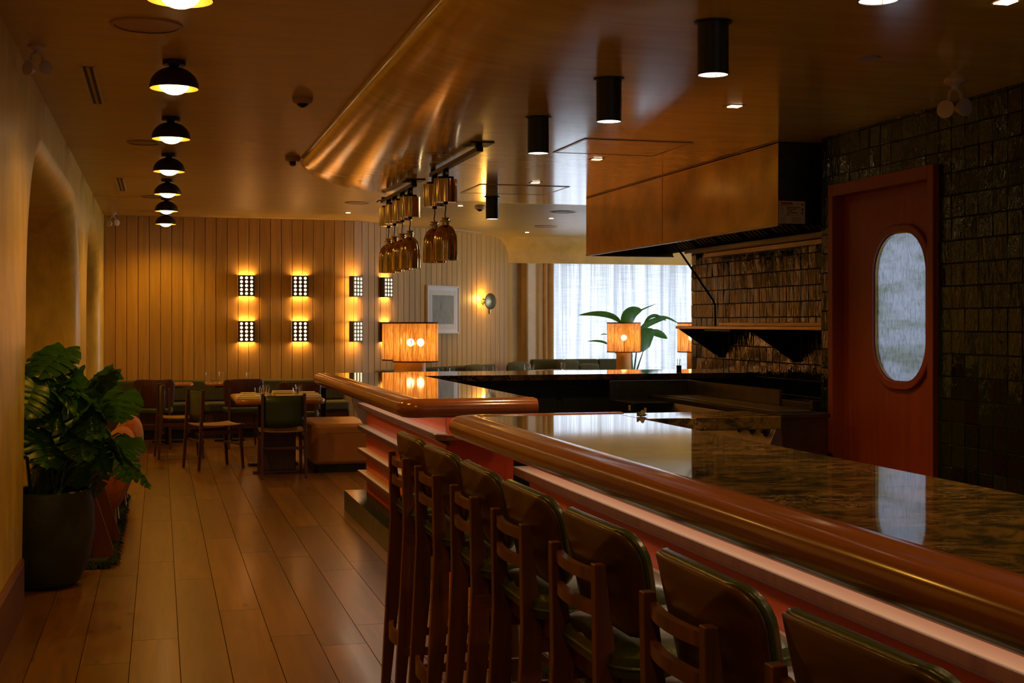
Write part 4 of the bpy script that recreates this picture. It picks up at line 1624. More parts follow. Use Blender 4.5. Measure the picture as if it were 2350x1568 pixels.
# framed picture
q = on_diag(1013, 711)
root = empty('framed_picture', (q.x, q.y, q.z), ang45, 'framed faded grey woven print with a wide white mount on the plank wall', 'picture')
w2, h2 = .36, .37
qa, qb = on_diag(978, 711), on_diag(1051, 711)
w2 = (qb - qa).length / 2
h2 = abs(on_diag(1013, 657).z - on_diag(1013, 767).z) / 2
MB().box(-w2, w2, -.045, -.0, h2 - .022, h2).box(-w2, w2, -.045, 0, -h2, -h2 + .022).box(-w2, -w2 + .022, -.045, 0, -h2 + .022, h2 - .022).box(w2 - .022, w2, -.045, 0, -h2 + .022, h2 - .022).build('frame', M['frame_white'], root, bevel=.002)
MB().box(-w2 + .022, w2 - .022, -.030, -.002, -h2 + .022, h2 - .022).build('mount_board', M['mat_white'], root)
MB().box(-w2 * .82, w2 * .82, -.034, -.030, -h2 * .80, h2 * .80).build('inner_mount', M['frame_white'], root)
MB().box(-w2 * .66, w2 * .66, -.037, -.034, -h2 * .60, h2 * .60).build('print', M['art'], root)

# ---------------------------------------------------------------- table lamps with raffia shades


def make_tlamp():
    root = empty('table_lamp', (0, 0, 0), 0, 'x', 'table lamp', 'raffia-shaded table lamps')
    # origin at the bottom of the base; shade bottom at +0.30
    MB().lathe([(0.001, 0), (.105, 0), (.11, .006), (.11, .31), (.105, .316), (0.001, .316)], 32, cap=False).build('base', M['ochre_base'], root, smooth=True)
    MB().tube([(0, 0, .31), (0, 0, .50)], .008, 8).build('stem', M['brass'], root)
    MB().lathe([(.243, .292), (.245, .30), (.245, .71), (.243, .72)], 64, cap=False).build('shade', M['shade'], root, smooth=True)
    MB().lathe([(.238, .285), (.249, .285), (.249, .30), (.238, .30), (.238, .285)], 64, cap=False).build('lower_band', M['band'], root, smooth=True)
    MB().lathe([(.238, .705), (.249, .705), (.249, .722), (.238, .722), (.238, .705)], 64, cap=False).build('upper_band', M['band'], root, smooth=True)
    b_ = MB()
    for i in range(10):
        a = 2 * PI * (i + .5) / 10
        b_.box(-.002, .002, .2445, .2475, .30, .706, Matrix.Rotation(a, 4, 'Z'))
    b_.build('seam', M['band'], root)
    for sx in (-.055, .055):
        MB().lathe([(0.001, -.045)] + [(.042 * math.sin(a), -.042 * math.cos(a)) for a in [i / 10 * PI for i in range(1, 10)]] + [(0.001, .042)], 20, (sx, 0, .50), cap=False).build('bulb', M['bulb2'], root, smooth=True)
    return root


M['ochre_base'] = plain('ochre_ceramic', (0.78, 0.52, 0.17), 0.5, var=0.06)
M['band'] = plain('brown_shade_binding', (0.22, 0.07, 0.02), 0.8, var=0.1)
M['bulb2'] = emit('raffia_lamp_bulb_glow', (1.0, 0.56, 0.20), 45)
tl = make_tlamp()
tdat = [((2.70, 14.28), 0.79, 0.0, 'large raffia-shaded table lamp behind the middle bar, the front one of the pair'),
        ((2.69, 14.95), 0.79, 0.3, 'raffia-shaded table lamp mostly hidden behind the front one'),
        ((6.54, 18.3), 0.79, 1.25, 'raffia-shaded table lamp standing before the bright curtain and the banana plant'),
        ((7.54, 18.05), 0.79, 0.2, 'raffia-shaded table lamp half hidden by the tiled wall end')]
for i, ((x, y), z, rz, lb) in enumerate(tdat):
    o = tl if i == 0 else copy_tree(tl, (0, 0, 0))
    o.location = (x, y, z)
    o.rotation_euler = (0, 0, rz)
    o['label'] = lb
cred = MB().box(2.42, 2.96, 13.95, 15.3, 0.76, 0.79).build('credenza', M['table_wood'], bevel=.004)
tag(cred, 'low wooden sideboard behind the middle bar carrying two raffia lamps', 'sideboard')
MB().box(2.45, 2.93, 13.98, 15.27, 0.0, 0.758).build('body', M['chair_wood'], cred)
for y in (14.0, 14.62):
    MB().box(2.44, 2.452, y, y + .60, .12, .72).build('door', M['chair_wood'], cred, bevel=.003)
cred2 = MB().box(6.25, 7.85, 17.8, 18.6, 0.76, 0.79).build('credenza', M['table_wood'], bevel=.004)
tag(cred2, 'low wooden sideboard near the window carrying two raffia lamps', 'sideboard')
MB().box(6.28, 7.82, 17.83, 18.57, 0.0, 0.758).build('body', M['chair_wood'], cred2)

# ---------------------------------------------------------------- banana plant by the window


def leaf_strip(p0, p1, p2, wd, fold=0.25, n=12, up=Vector((0, 0, 1))):
    p0, p1, p2 = Vector(p0), Vector(p1), Vector(p2)
    vs, fs = [], []
    for i in range(n + 1):
        t = i / n
        c = p0 * (1 - t) ** 2 + p1 * 2 * t * (1 - t) + p2 * t * t
        d = ((p1 - p0) * (1 - t) + (p2 - p1) * t).normalized()
        sd = d.cross(Vector((0, 1, 0.15))).normalized()
        if sd.length < .1:
            sd = Vector((1, 0, 0))
        nn = sd.cross(d)
        ww = wd * math.sin(PI * min(1, t * .93 + .07)) ** .7
        vs += [c - sd * ww + nn * ww * fold, c, c + sd * ww + nn * ww * fold]
    for i in range(n):
        a = i * 3
        fs += [(a, a + 1, a + 4, a + 3), (a + 1, a + 2, a + 5, a + 4)]
    return MB().add(vs, fs)


YP = 19.6
bp_root = empty('banana_plant', tuple(PY(1462, 860, YP).to_tuple()[:2]) + (0,), 0, 'broad-leaved banana plant standing against the bright curtain behind a raffia lamp', 'plant')
bpx, bpy_ = bp_root.location.x, bp_root.location.y


def bl(p0, p1, p2, wd, dy=0.0):
    A, B, D = [PY(*p, YP + dy) for p in (p0, p1, p2)]
    B = B + (B - (A + D) / 2)
    o = leaf_strip(A, B, D, wd * .58).build('leaf', M['leaf'])
    for p in o.data.polygons:
        p.use_smooth = True
    P(o, bp_root)


bl((1425, 742), (1390, 722), (1326, 724), .08)
bl((1445, 745), (1455, 722), (1508, 697), .03, .2)
bl((1440, 760), (1445, 725), (1475, 712), .20, -.1)
bl((1466, 762), (1495, 740), (1535, 730), .09)
bl((1500, 735), (1525, 728), (1560, 745), .035, .2)
bl((1478, 745), (1500, 725), (1530, 738), .05, .1)
bl((1470, 808), (1478, 780), (1505, 758), .28, -.15)
bl((1490, 762), (1512, 766), (1532, 778), .10, .1)
bl((1400, 795), (1380, 784), (1346, 784), .03)
bl((1395, 768), (1385, 767), (1378, 770), .015)
bl((1450, 820), (1440, 790), (1455, 760), .12, .2)
stems = MB()
for (ax, ay), (bx, by) in (((1450, 855), (1450, 790)), ((1455, 855), (1466, 762)), ((1449, 855), (1425, 800)), ((1460, 855), (1478, 800)), ((1452, 855), (1445, 760)), ((1446, 855), (1402, 795))):
    a, b__ = PY(ax, ay, YP), PY(bx, by, YP)
    stems.tube([(bpx + (a.x - bpx) * .6, YP, 0.35), a, (a * .4 + b__ * .6), b__], [.02, .016, .010, .006], 6)
P(stems.build('stem', M['stem']), bp_root)
o = MB().lathe([(.001, 0), (.16, 0), (.2, .35), (.185, .35), (.17, .30), (.001, .30)], 32, cap=False).build('pot', M['pot'], bp_root, smooth=True)

# ---------------------------------------------------------------- hood
hx0, hx1, hy0, hy1, hz = 4.08, 4.995, 8.30, 12.52, 2.175
hood = empty('extractor_hood', (4.5, 10.5, hz), 0, 'long brass-coloured metal extractor hood above the range', 'extractor hood')


def H_(b_, name, mat, **k):
    o = b_.build(name, mat, **k)
    return P(o, hood)


ym = PX(1520, 500, hx0).y
H_(MB().box(hx0, hx0 + .004, hy0, ym - .006, hz, LO), 'side_sheet', M['brass_sheet'])
H_(MB().box(hx0, hx0 + .004, ym + .006, hy1, hz, LO), 'side_sheet', M['brass_sheet'])
H_(MB().box(hx0 + .003, hx0 + .012, ym - .01, ym + .01, hz, LO), 'seam', M['black'])
H_(MB().box(hx0 + .005, hx1, hy0, hy0 + .006, hz, LO), 'end_sheet', M['dsteel'])
H_(MB().box(hx0 + .005, hx1, hy1 - .006, hy1, hz, LO), 'end_sheet', M['dsteel'])
H_(MB().box(hx0, hx1, hy0, hy1, LO - .01, LO - .002), 'top_sheet', M['dsteel'])
H_(MB().box(hx0 - .004, hx0 + .03, hy0 - .004, hy1, hz - .012, hz + .004).box(hx0, hx1, hy1 - .03, hy1 + .003, hz - .012, hz + .004), 'lower_rim', M['steel'], bevel=.002)
# sloping filter bank rising from the wall side towards the guest side
H_(MB().add([(hx0 + .30, hy0 + .02, hz + .40), (hx0 + .30, hy1 - .02, hz + .40), (hx1 - .06, hy1 - .02, hz + .02), (hx1 - .06, hy0 + .02, hz + .02)], [(0, 1, 2, 3)]), 'filter_tray', M['blackm'], solid=.01)
H_(MB().box(hx0 + .006, hx0 + .30, hy0 + .01, hy1 - .01, hz + .39, hz + .40), 'inner_top', M['black'])
yy = hy0 + .08
kf = 0
while yy < hy1 - .5:
    fb_ = MB()
    for r_ in range(5):
        y = yy + .05 + r_ * .085
        lo_ = [(hx0 + .40, y, hz + .318), (hx0 + .40, y + .03, hz + .318), (hx1 - .14, y + .03, hz + .055), (hx1 - .14, y, hz + .055)]
        hi_ = [(a, b__, c - .012) for a, b__, c in lo_]
        fb_.hull8(lo_, hi_)
    H_(fb_, 'filter', M['steel'])
    yy += .53
    kf += 1
H_(MB().box(hx1 - .16, hx1 - .05, hy0, hy1 - .7, hz - .015, hz + .02).box(hx1 - .05, hx1, hy0, hy1 - .9, hz - .06, hz - .02), 'grease_gutter', M['steel'], bevel=.003)

# permit card on the hood end
p0, p1 = PY(1785, 461, hy0), PY(1845, 514, hy0)
cx, cz, cw, ch = (p0.x + p1.x) / 2 + .006, (p0.z + p1.z) / 2, (p1.x - p0.x), (p0.z - p1.z)
card = MB().box(-cw / 2, cw / 2, -.003, 0, -ch / 2, ch / 2).build('inspection_card', M['paper'])
card.location = (cx, hy0 - .001, cz)
tag(card, 'cream printed inspection card with red heading on the hood end', 'card')


def text(s, size, x, z, mat, parent, name='lettering', y=-.0042, ital=0.0, sx=1.0, align='LEFT', rot=(PI / 2, 0, 0)):
    cu = bpy.data.curves.new(name, 'FONT')
    cu.body = s
    cu.size = size
    cu.shear = ital
    cu.align_x = align
    cu.extrude = .0003
    cu.materials.append(mat)
    tmp_o = bpy.data.objects.new(name, cu)
    col.objects.link(tmp_o)
    bpy.context.view_layer.update()
    me = bpy.data.meshes.new_from_object(tmp_o.evaluated_get(bpy.context.evaluated_depsgraph_get()))
    bpy.data.objects.remove(tmp_o)
    o = bpy.data.objects.new(name, me)
    col.objects.link(o)
    o.parent = parent
    o.location = (x, y, z)
    o.rotation_euler = rot
    o.scale = (sx, 1, 1)
    return o


u = cw
MB().box(-cw * .40, -cw * .0, -.0038, -.003, ch * .36, ch * .44).box(-cw * .47, cw * .02, -.0038, -.003, ch * .285, ch * .30).build('header_bar', M['red_ink'], card)
text('ALBERTA', ch * .20, -cw * .48, ch * .31, M['red_ink'], card, ital=.3, sx=.78)
lines = MB()
for k in range(5):
    lines.box(-cw * .46, -cw * (.33 - .03 * (k % 2)), -.0037, -.003, ch * (.21 - .08 * k), ch * (.225 - .08 * k))
for k in range(5):
    lines.box(-cw * .46, -cw * (.25 - .04 * (k % 2)), -.0037, -.003, ch * (-.22 - .055 * k), ch * (-.208 - .055 * k))
    lines.box(-cw * .03, cw * (.30 + .03 * (k % 3)), -.0037, -.003, ch * (-.24 - .05 * k), ch * (-.228 - .05 * k))
lines.box(-cw * .3, cw * .28, -.0037, -.003, -ch * .15, -ch * .138)
lines.build('printed_lines', M['black_ink'], card)
wr_ = [(.30, .19), (.22, .11), (.14, .03), (.26, -.05), (.06, -.12)]
hw = MB()
for L, z in wr_:
    x = -cw * .2
    while x < -cw * .2 + L * cw * 1.6:
        hw.box(x, x + cw * .02, -.0037, -.003, ch * z, ch * (z + R.uniform(.02, .06)))
        x += cw * .028
hw.build('handwriting', M['black_ink'], card)
for z, mm in ((.36, 'red_ink'), (.13, 'blue_ink'), (-.03, 'red_ink')):
    MB().lathe([(.001, .0008), (ch * .055, .0008), (ch * .055, 0)], 20, cap=False, mat=Matrix.Translation((cw * .40, -.003, ch * z)) @ Matrix.Rotation(PI / 2, 4, 'X')).build('stamp', M[mm], card)

# ---------------------------------------------------------------- shelf with gussets on the tiled wall
shy0, shy1, shz = 8.55, 11.36, 1.475
sx0 = 4.56
shelf = empty('steel_shelf', (XK, 10.3, shz), 0, 'long steel wall shelf on black triangular brackets below the hood', 'shelf')
p_l = PX(1556, 770, sx0)
for nm_, b_, mt_ in (('shelf_board', MB().box(sx0, XK - .002, shy0, shy1, shz - .025, shz), 'steel'),
                     ('rear_upstand', MB().box(XK - .012, XK - .002, shy0, shy1, shz, shz + .03), 'steel')):
    P(b_.build(nm_, M[mt_], bevel=.002), shelf)
for yb in (11.33, 9.84):
    P(MB().prism([(sx0 + .02, shz - .026), (XK - .004, shz - .026), (XK - .004, shz - .27), (XK - .05, shz - .27)], .012, 'y', yb).build('bracket', M['black']), shelf)
    P(MB().box(XK - .045, XK - .004, yb - .02, yb + .03, shz - .29, shz - .026).build('bracket_post', M['black']), shelf)
hk = MB()
for k in range(5):
    y = 10.9 - k * .09
    hk.tube([(sx0 + .14, y, shz - .03), (sx0 + .14, y, shz - .06), (sx0 + .16, y, shz - .075)], .004, 6)
hk.box(sx0 + .13, sx0 + .15, 10.45, 11.0, shz - .045, shz - .03)
P(hk.build('hook_rail', M['black']), shelf)
# suppression pipe
pa = PX(1565, 586, 4.72)
pipe = MB().tube([(4.62, pa.y + .2, hz + .2), PX(1565, 584, 4.70), PX(1637, 690, 4.93), PX(1641, 700, 4.94), PX(1642, 757, 4.95)], .010, 8).build('gas_pipe', M['black'])
tag(pipe, 'thin black pipe slanting from the hood down to the shelf', 'pipe')

# ---------------------------------------------------------------- cooking line
rg = empty('cooking_range', (3.95, 9.1, 0), 0, 'dark steel flat-top range with side guards and control knobs behind the near bar return', 'range')


def G_(b_, name, mat, root=None, **k):
    return P(b_.build(name, mat, **k), root or rg)


G_(MB().box(3.78, 4.10, 7.64, 9.95, 0, .90), 'body', M['dsteel'], bevel=.004)
G_(MB().box(3.76, 4.11, 7.62, 9.96, .90, .93), 'cooktop', M['dsteel'], bevel=.003)
G_(MB().box(3.82, 4.07, 7.8, 9.7, .931, .938), 'griddle_plate', M['steel'], bevel=.002)
G_(MB().box(3.44, 4.11, 9.94, 9.96, .90, 1.045), 'far_guard', M['dsteel'])
G_(MB().box(4.09, 4.11, 8.3, 9.94, .93, 1.045), 'wall_guard', M['dsteel'])
G_(MB().box(3.44, 3.76, 9.4, 9.94, 0, .90), 'side_unit', M['black'], bevel=.004)
G_(MB().prism([(3.77, .90), (3.757, .89), (3.69, .735), (3.78, .72)], 2.30, 'y', 7.63), 'control_panel', M['steel'], bevel=.002)
for k in range(7):
    y = 7.72 + k * .20
    mt = Matrix.Translation((3.722, y, .812)) @ Matrix.Rotation(-PI / 2 + .41, 4, 'Y')
    kb = G_(MB().lathe([(.001, 0), (.038, 0), (.036, .008), (.024, .012), (.022, .045), (.001, .047)], 20, cap=False, mat=mt), 'knob', M['black'], smooth=True)
    ring_ = G_(MB().lathe([(.036, -.001), (.042, -.001), (.042, .003), (.036, .003)], 24, cap=False, mat=mt), 'knob_ring', M['steel'], root=kb, smooth=True)
for y in (7.67, 8.75):
    G_(MB().box(3.765, 3.779, y, y + .84, .16, .70), 'oven_door', M['dsteel'], bevel=.003)
    G_(MB().tube([(3.73, y + .06, .66), (3.73, y + .78, .66)], .012, 8), 'door_handle', M['steel'])
for k, (px, py) in enumerate(((1445, 921), (1481, 928))):
    q = PX(px, py, 3.438)
    G_(MB().box(3.436, 3.440, q.y - .02, q.y + .02, min(q.z, .86) - .02, min(q.z, .86) + .02), 'sticker', M['paper'])
fr_ = empty('steel_cabinet', (4.6, 9.0, 0), 0, 'dark steel fryer cabinet between the range and the tiled wall', 'kitchen cabinet')
G_(MB().box(4.21, 4.97, 8.42, 9.6, .06, .86), 'body', M['dsteel'], fr_, bevel=.004)
G_(MB().box(4.20, 4.97, 8.38, 9.62, .86, .90), 'top', M['dsteel'], fr_, bevel=.003)
G_(MB().box(4.40, 4.97, 8.42, 8.46, .90, .96).box(4.40, 4.44, 8.46, 9.5, .90, .94), 'tray_rim', M['steel'], fr_, bevel=.003)
G_(MB().box(4.22, 4.55, 8.36, 8.378, .62, .84), 'front_panel', M['dsteel'], fr_, bevel=.002)

# two dark pens / sticks on the far counter
q = Pz(1569, 850, K)
sj = empty('stick_holder', (q.x, 11.45, K), 0, 'small dark holder with thin sticks on the far counter before the curtain edge', 'utensil holder')
MB().lathe([(.001, 0), (.022, 0), (.024, .04), (.021, .04), (.020, .005), (.001, .005)], 16, cap=False).build('cup', M['black'], sj, smooth=True)
for k, (dx, dy) in enumerate(((.006, .003), (-.008, 0), (.002, -.006))):
    MB().tube([(dx, dy, .006), (dx * 2.0, dy * 2, .10)], .0028, 6).build('stick', M['black'], sj)
# small dark lump of unclear make by the notch of the marble return
q = Pz(1484, 957, K)
vs = []
lump = MB().lathe([(.001, .0), (.030, .002), (.038, .010), (.032, .020), (.015, .026), (.001, .024)], 11, cap=False)
lump.v = [(a * (.62 + .22 * math.sin(7 * a * 30 + b__ * 50)), b__ * (.5 + .15 * math.cos(b__ * 140)), c * (.9 + .3 * math.sin(a * 160))) for a, b__, c in lump.v]
o = lump.build('dark_lump', M['green_fab'])
o.location = (q.x - .02, q.y + .02, K)
tag(o, 'small crumpled dark object on the marble at the inner corner of the near bar', 'cloth')

# ---------------------------------------------------------------- banquettes


def banquette(name, a, b_, label, h=0.74, seat=0.46, depth=0.6, fab='green_fab', n=1, zb=0.12):
    """from point a to b (2D); back on the left side of travel"""
    a, b_ = Vector(a), Vector(b_)
    L = (b_ - a).length
    ang = math.atan2(b_.y - a.y, b_.x - a.x)
    root = empty(name, (a.x, a.y, 0), ang, label, 'banquette', 'dark green banquettes')
    for k in range(n):
        x0, x1 = L * k / n + .003, L * (k + 1) / n - .003
        MB().box(x0, x1, -depth, -.14, seat - .12, seat).build('seat_cushion', M[fab], root, bevel=.03, seg=3)
        MB().box(x0, x1, -.14, -.002, seat, h).build('back_cushion', M[fab], root, bevel=.03, seg=3)
    MB().box(0, L, -depth + .05, -.002, zb, seat - .12).build('plinth', M['chair_wood'], root)
    MB().box(0.02, L - .02, -depth + .10, -.02, 0, zb).build('toe_kick', M['blackm'], root)
    return root


banquette('banquette', (-0.68, 18.27), (2.45, 18.27), 'long low dark green banquette along the flat plank wall', n=4)
e0 = P_arc_end + DDIR * .25 + DNOR * .03
e1 = P_arc_end + DDIR * 3.25 + DNOR * .03
banquette('banquette', e0, e1, 'dark green fabric banquette along the diagonal plank wall', h=.84, n=4)
banquette('banquette', (5.95, 21.3), (7.7, 21.3), 'olive fabric banquette under the sheer curtain', h=.90, n=3)


def pillow(name, p, rz, w_, h_, t_, label, mat='green_fab', tilt=-.15):
    def fn(u, v):
        a, b__ = u * 2 - 1, v * 2 - 1
        return (a * w_ / 2 * (1 - .06 * b__ * b__), 0, b__ * h_ / 2 * (1 - .06 * a * a))
    vs, fs = [], []
    n = 10
    for sgn in (1, -1):
        o0 = len(vs)
        for j in range(n + 1):
            for i in range(n + 1):
                x, _, z = fn(i / n, j / n)
                a, b__ = i / n * 2 - 1, j / n * 2 - 1
                vs.append((x, sgn * t_ / 2 * ((1 - a ** 4) * (1 - b__ ** 4)) ** .5, z + h_ / 2))
        for j in range(n):
            for i in range(n):
                q_ = o0 + j * (n + 1) + i
                fs.append((q_, q_ + 1, q_ + n + 2, q_ + n + 1))
    o = MB().add(vs, fs).build(name, M[mat], smooth=True)
    o.location = p
    o.rotation_euler = (tilt, 0, rz)
    return tag(o, label, 'cushion', 'olive cushions on the far banquettes')


q = on_diag(1150, 842)
pillow('cushion', (q.x + DNOR.x * .36, q.y + DNOR.y * .36, .47), ang45, .62, .41, .2, 'large olive cushion rising highest on the diagonal banquette')
q = on_diag(1050, 845)
pillow('cushion', (q.x + DNOR.x * .36, q.y + DNOR.y * .36, .47), ang45, .55, .40, .2, 'olive cushion at the near end of the raised banquette back')
for px, h_, lb in ((1306, .44, 'olive cushion left of the tall plant under the curtain'), (1352, .38, 'lowest dark olive cushion at the end of the window banquette')):
    q = PY(px, 845, 20.88)
    pillow('cushion', (q.x, q.y, .46), 0.1, .42, h_, .18, lb)

# ---------------------------------------------------------------- tables


def ped_table(x, y, w_, d_, h, label, rz=0.0, mat='table_wood'):
    root = empty('dining_table', (x, y, 0), rz, label, 'table')
    MB().prism(capsule(w_ / 2, d_ / 2, min(.10, w_ * .15), 6), .035, 'z', h - .035).build('tabletop', M[mat], root, bevel=.012, seg=3)
    MB().box(-.03, .03, -.03, .03, .03, h - .036).build('pedestal', M['black'], root, bevel=.003)
    MB().box(-w_ * .3, w_ * .3, -.03, .03, .008, .03).box(-.03, .03, -d_ * .3, d_ * .3, 0.008, .03).build('base_cross', M['black'], root, bevel=.003)
    MB().box(-w_ * .3, w_ * .3, -.02, .02, h - .06, h - .036).build('top_brace', M['black'], root)
    return root


# main set table
TX0, TX1, TY0, TY1 = 0.72, 1.60, 13.2, 14.45
mt_ = empty('dining_table', (1.16, 13.83, 0), 0, 'long orange wood dining table set with glasses and napkins', 'table')
MB().prism(capsule(.44, .64, .12, 8), .05, 'z', .70).build('tabletop', M['table_wood'], mt_, bevel=.022, seg=4)
for sy in (-1, 1):
    MB().box(-.16, .16, sy * .38 - .03, sy * .38 + .03, 0.03, .70).build('trestle', M['chair_wood'], mt_, bevel=.008)
    MB().box(-.26, .26, sy * .38 - .05, sy * .38 + .05, 0, .03).build('foot', M['chair_wood'], mt_, bevel=.006)
MB().box(-.02, .02, -.35, .35, .62, .70).build('beam', M['chair_wood'], mt_)


def make_tumbler():
    o = MB().lathe([(.001, 0), (.024, 0), (.027, .008), (.032, .05), (.036, .06), (.039, .11), (.0375, .11), (.034, .062), (.030, .05), (.024, .012), (.001, .010)], 20, cap=False).build('tumbler', M['glass'], smooth=True)
    return o


tb = make_tumbler()
TZ = .75
gdat = [((586, 912), 'front faceted glass tumbler on the left of the set table'), ((590, 903), 'middle glass tumbler of the left row on the set table'), ((593, 897), 'rear glass tumbler of the left row on the set table'),
        ((675, 913), 'front faceted glass tumbler on the right of the set table'), ((671, 904), 'middle glass tumbler of the right row on the set table'), ((664, 897), 'rear glass tumbler of the right row on the set table')]
for i, ((px, py), lb) in enumerate(gdat):
    o = tb if i == 0 else tb.copy()
    if i:
        col.objects.link(o)
    q = Pz(px, py - 1, TZ)
    o.location = (q.x, (13.34, 13.66, 13.98)[i % 3], TZ)
    tag(o, lb, 'glass', 'tumblers on the set table')
nk = MB().box(-.115, .115, -.045, .045, 0, .018).build('napkin', M['napkin'], bevel=.006, seg=3)
MB().box(-.112, .113, -.04, .036, .0185, .032).build('fold', M['napkin'], nk, bevel=.005, seg=3)
nl = [((562, 895.5), 'farthest folded napkin on the left side of the table'), ((563, 903.5), 'middle folded napkin on the left side of the table'), ((562, 910), 'nearest folded napkin on the left side of the table'),
      ((628, 891), 'folded napkin at the far end of the table'), ((645, 905), 'folded napkin in the near centre of the table'), ((698, 893), 'farthest folded napkin on the right side of the table'),
      ((709, 900.5), 'middle folded napkin on the right side of the table'), ((700, 908), 'nearest folded napkin on the right side of the table')]
for i, ((px, py), lb) in enumerate(nl):
    o = nk if i == 0 else copy_tree(nk, (0, 0, 0))
    q = Pz(px, py, TZ)
    o.location = (min(max(q.x, .84), 1.47), (14.02, 13.66, 13.30, 14.34, 13.42, 14.08, 13.76, 13.44)[i], TZ)
    o.rotation_euler = (0, 0, R.uniform(-.06, .06))
    tag(o, lb, 'napkin', 'folded napkins on the set table')


# dining chairs
def legs4(root, w2, d0, d1, h0, h1, mat, splay=.03):
    for sy in (-1, 1):
        MB().taper((d0 - .05, sy * (w2 + splay), 0), (.013, .012), (d0, sy * w2, h0), (.018, .014)).build('leg', M[mat], root, bevel=.003)
        MB().taper((d1 + .03, sy * (w2 + splay), 0), (.012, .012), (d1, sy * w2, h1), (.018, .016)).build('leg', M[mat], root, bevel=.003)
    for q_ in (-w2, w2):
        MB().box(d0, d1, q_ - .008, q_ + .008, .36, .40).build('side_rail', M[mat], root)
    MB().box(d0 - .005, d0 + .012, -w2, w2, .28, .305).build('stretcher', M[mat], root)
    MB().box(d1 - .01, d1 + .006, -w2, w2, .24, .262).build('stretcher', M[mat], root)


def make_green_chair():
    root = empty('dining_chair', (0, 0, 0), 0, 'x', 'chair', 'green leather dining chairs')
    legs4(root, .20, 0.0, .40, .82, .43, 'chair_wood', .01)

    def back(u, v):
        y = (u * 2 - 1) * .19
        return (.012 - .02 * (1 - (u * 2 - 1) ** 2), y, .50 + .30 * v)
    o = MB().grid(back, 10, 4).build('backrest', M['green_leather'], root, solid=.018, off=0)
    for p in o.data.polygons:
        p.use_smooth = True

    def seat(u, v):
        a, b__ = u * 2 - 1, v * 2 - 1
        return (.22 + a * .225, b__ * .225 * (1 - .03 * (a + 1)), .448 - .012 * (1 - b__ * b__) + .012 * abs(a) ** 3)
    o = MB().grid(seat, 10, 10).build('seat', M['seat_wood'], root, solid=.014, off=0)
    for p in o.data.polygons:
        p.use_smooth = True
    return root


def make_shell_chair():
    root = empty('dining_chair', (0, 0, 0), 0, 'x', 'chair', 'walnut shell dining chairs')
    legs4(root, .17, 0.0, .40, .72, .43, 'chair_wood', .015)
    o = shell(.23, .49, .83, .06, .02).build('back_shell', M['chair_wood'], root, solid=.014, off=0)
    for p in o.data.polygons:
        p.use_smooth = True
    shell(.215, .50, .815, .055, .036).build('back_pad', M['green_leather'], root, solid=.016, off=0, bevel=.004)
    MB().prism(capsule(.22, .22, .07, 6), .055, 'z', .425).build('seat_cushion', M['green_leather'], root, bevel=.015, seg=3).location = (.22, 0, 0)
    return root


gc = make_green_chair()
sc_ = make_shell_chair()
# (x, y, facing angle; 0 = facing +X)
gc.location = (1.16, 12.98, 0)
gc.rotation_euler = (0, 0, PI / 2)
gc['label'] = 'green leather dining chair at the near end of the set table, seen from behind'
copy_tree(gc, (0.36, 14.05, 0), 0.35, 'green leather dining chair turned at the left side of the set table')
copy_tree(gc, (0.02, 15.30, 0), 0.10, 'green leather dining chair farther left, behind the turned one')
sc_.location = (-0.06, 16.35, 0)
sc_.rotation_euler = (0, 0, PI / 2)
sc_['label'] = 'dark walnut shell chair right behind the monstera plant'
copy_tree(sc_, (0.98, 16.2, 0), PI / 2 + .05, 'dark walnut shell chair behind the left end of the set table')
copy_tree(sc_, (1.55, 15.3, 0), PI / 2 - .1, 'dark walnut shell chair behind the right end of the set table')

# small banquette tables
t1 = ped_table(0.10, 17.2, .62, .62, .75, 'small wooden table at the banquette behind the left shell chair')
t2 = ped_table(0.86, 17.2, .62, .62, .75, 'small wooden table at the banquette behind the turned green chair')
t3 = ped_table(1.95, 16.4, .62, .62, .75, 'small wooden table on a black pedestal beside the middle bar rail')
for (px, py), lb in (((478, 866), 'small glass on the left banquette table'), ((508, 866), 'small glass with a stem on the second banquette table'), ((571, 864), 'glass showing above the shell chair behind the set table')):
    q = PY(px, py, 17.15)
    o = tb.copy()
    col.objects.link(o)
    o.location = (min(q.x, 1.10), 17.2, .75)
    o.scale = (1, 1, 1.2)
    tag(o, lb, 'glass', 'glasses on the banquette tables')
# set tables near window
fars = [((3.85, 18.15), 'far small table before the diagonal banquette, left one'), ((4.62, 18.87), 'far small table before the diagonal banquette, middle one'), ((5.4, 19.5), 'far small table before the diagonal banquette, right one'), ((6.1, 20.2), 'small pale table beside the window banquette')]
for (x, y), lb in fars:
    ped_table(x, y, .7, .7, .755, lb, ang45, 'seat_wood')
gl = [(1011, 3.3, 18.0), (1037, 3.5, 18.1), (1114, 4.3, 18.8), (1136, 4.45, 18.95), (1208, 5.3, 19.45), (1220, 5.45, 19.5), (1292, 6.1, 20.2)]
gn = ['leftmost glass on the far tables, just right of the raffia lamps', 'second glass from the left on the far tables', 'wide glass on the middle far table', 'tall glass next to the wide one on the middle far table',
      'glass on the right far table with a napkin', 'glass behind the napkin on the right far table', 'tall clear glass before the curtain edge']
for (px, x, y), lb in zip(gl, gn):
    q = PY(px, 845, y)
    o = tb.copy()
    col.objects.link(o)
    o.location = (q.x, y, .755)
    o.scale = (1.05, 1.05, 1.05)
    tag(o, lb, 'glass', 'glasses on the far tables')
for px, y, lb in ((1232, 19.4, 'white napkin on the right far table'), (722, 16.35, 'folded napkin at the edge of the pedestal table by the bar rail')):
    q = PY(px, 848, y)
    copy_tree(nk, (q.x, y, .755 if y > 17 else .75), 0.2, lb)

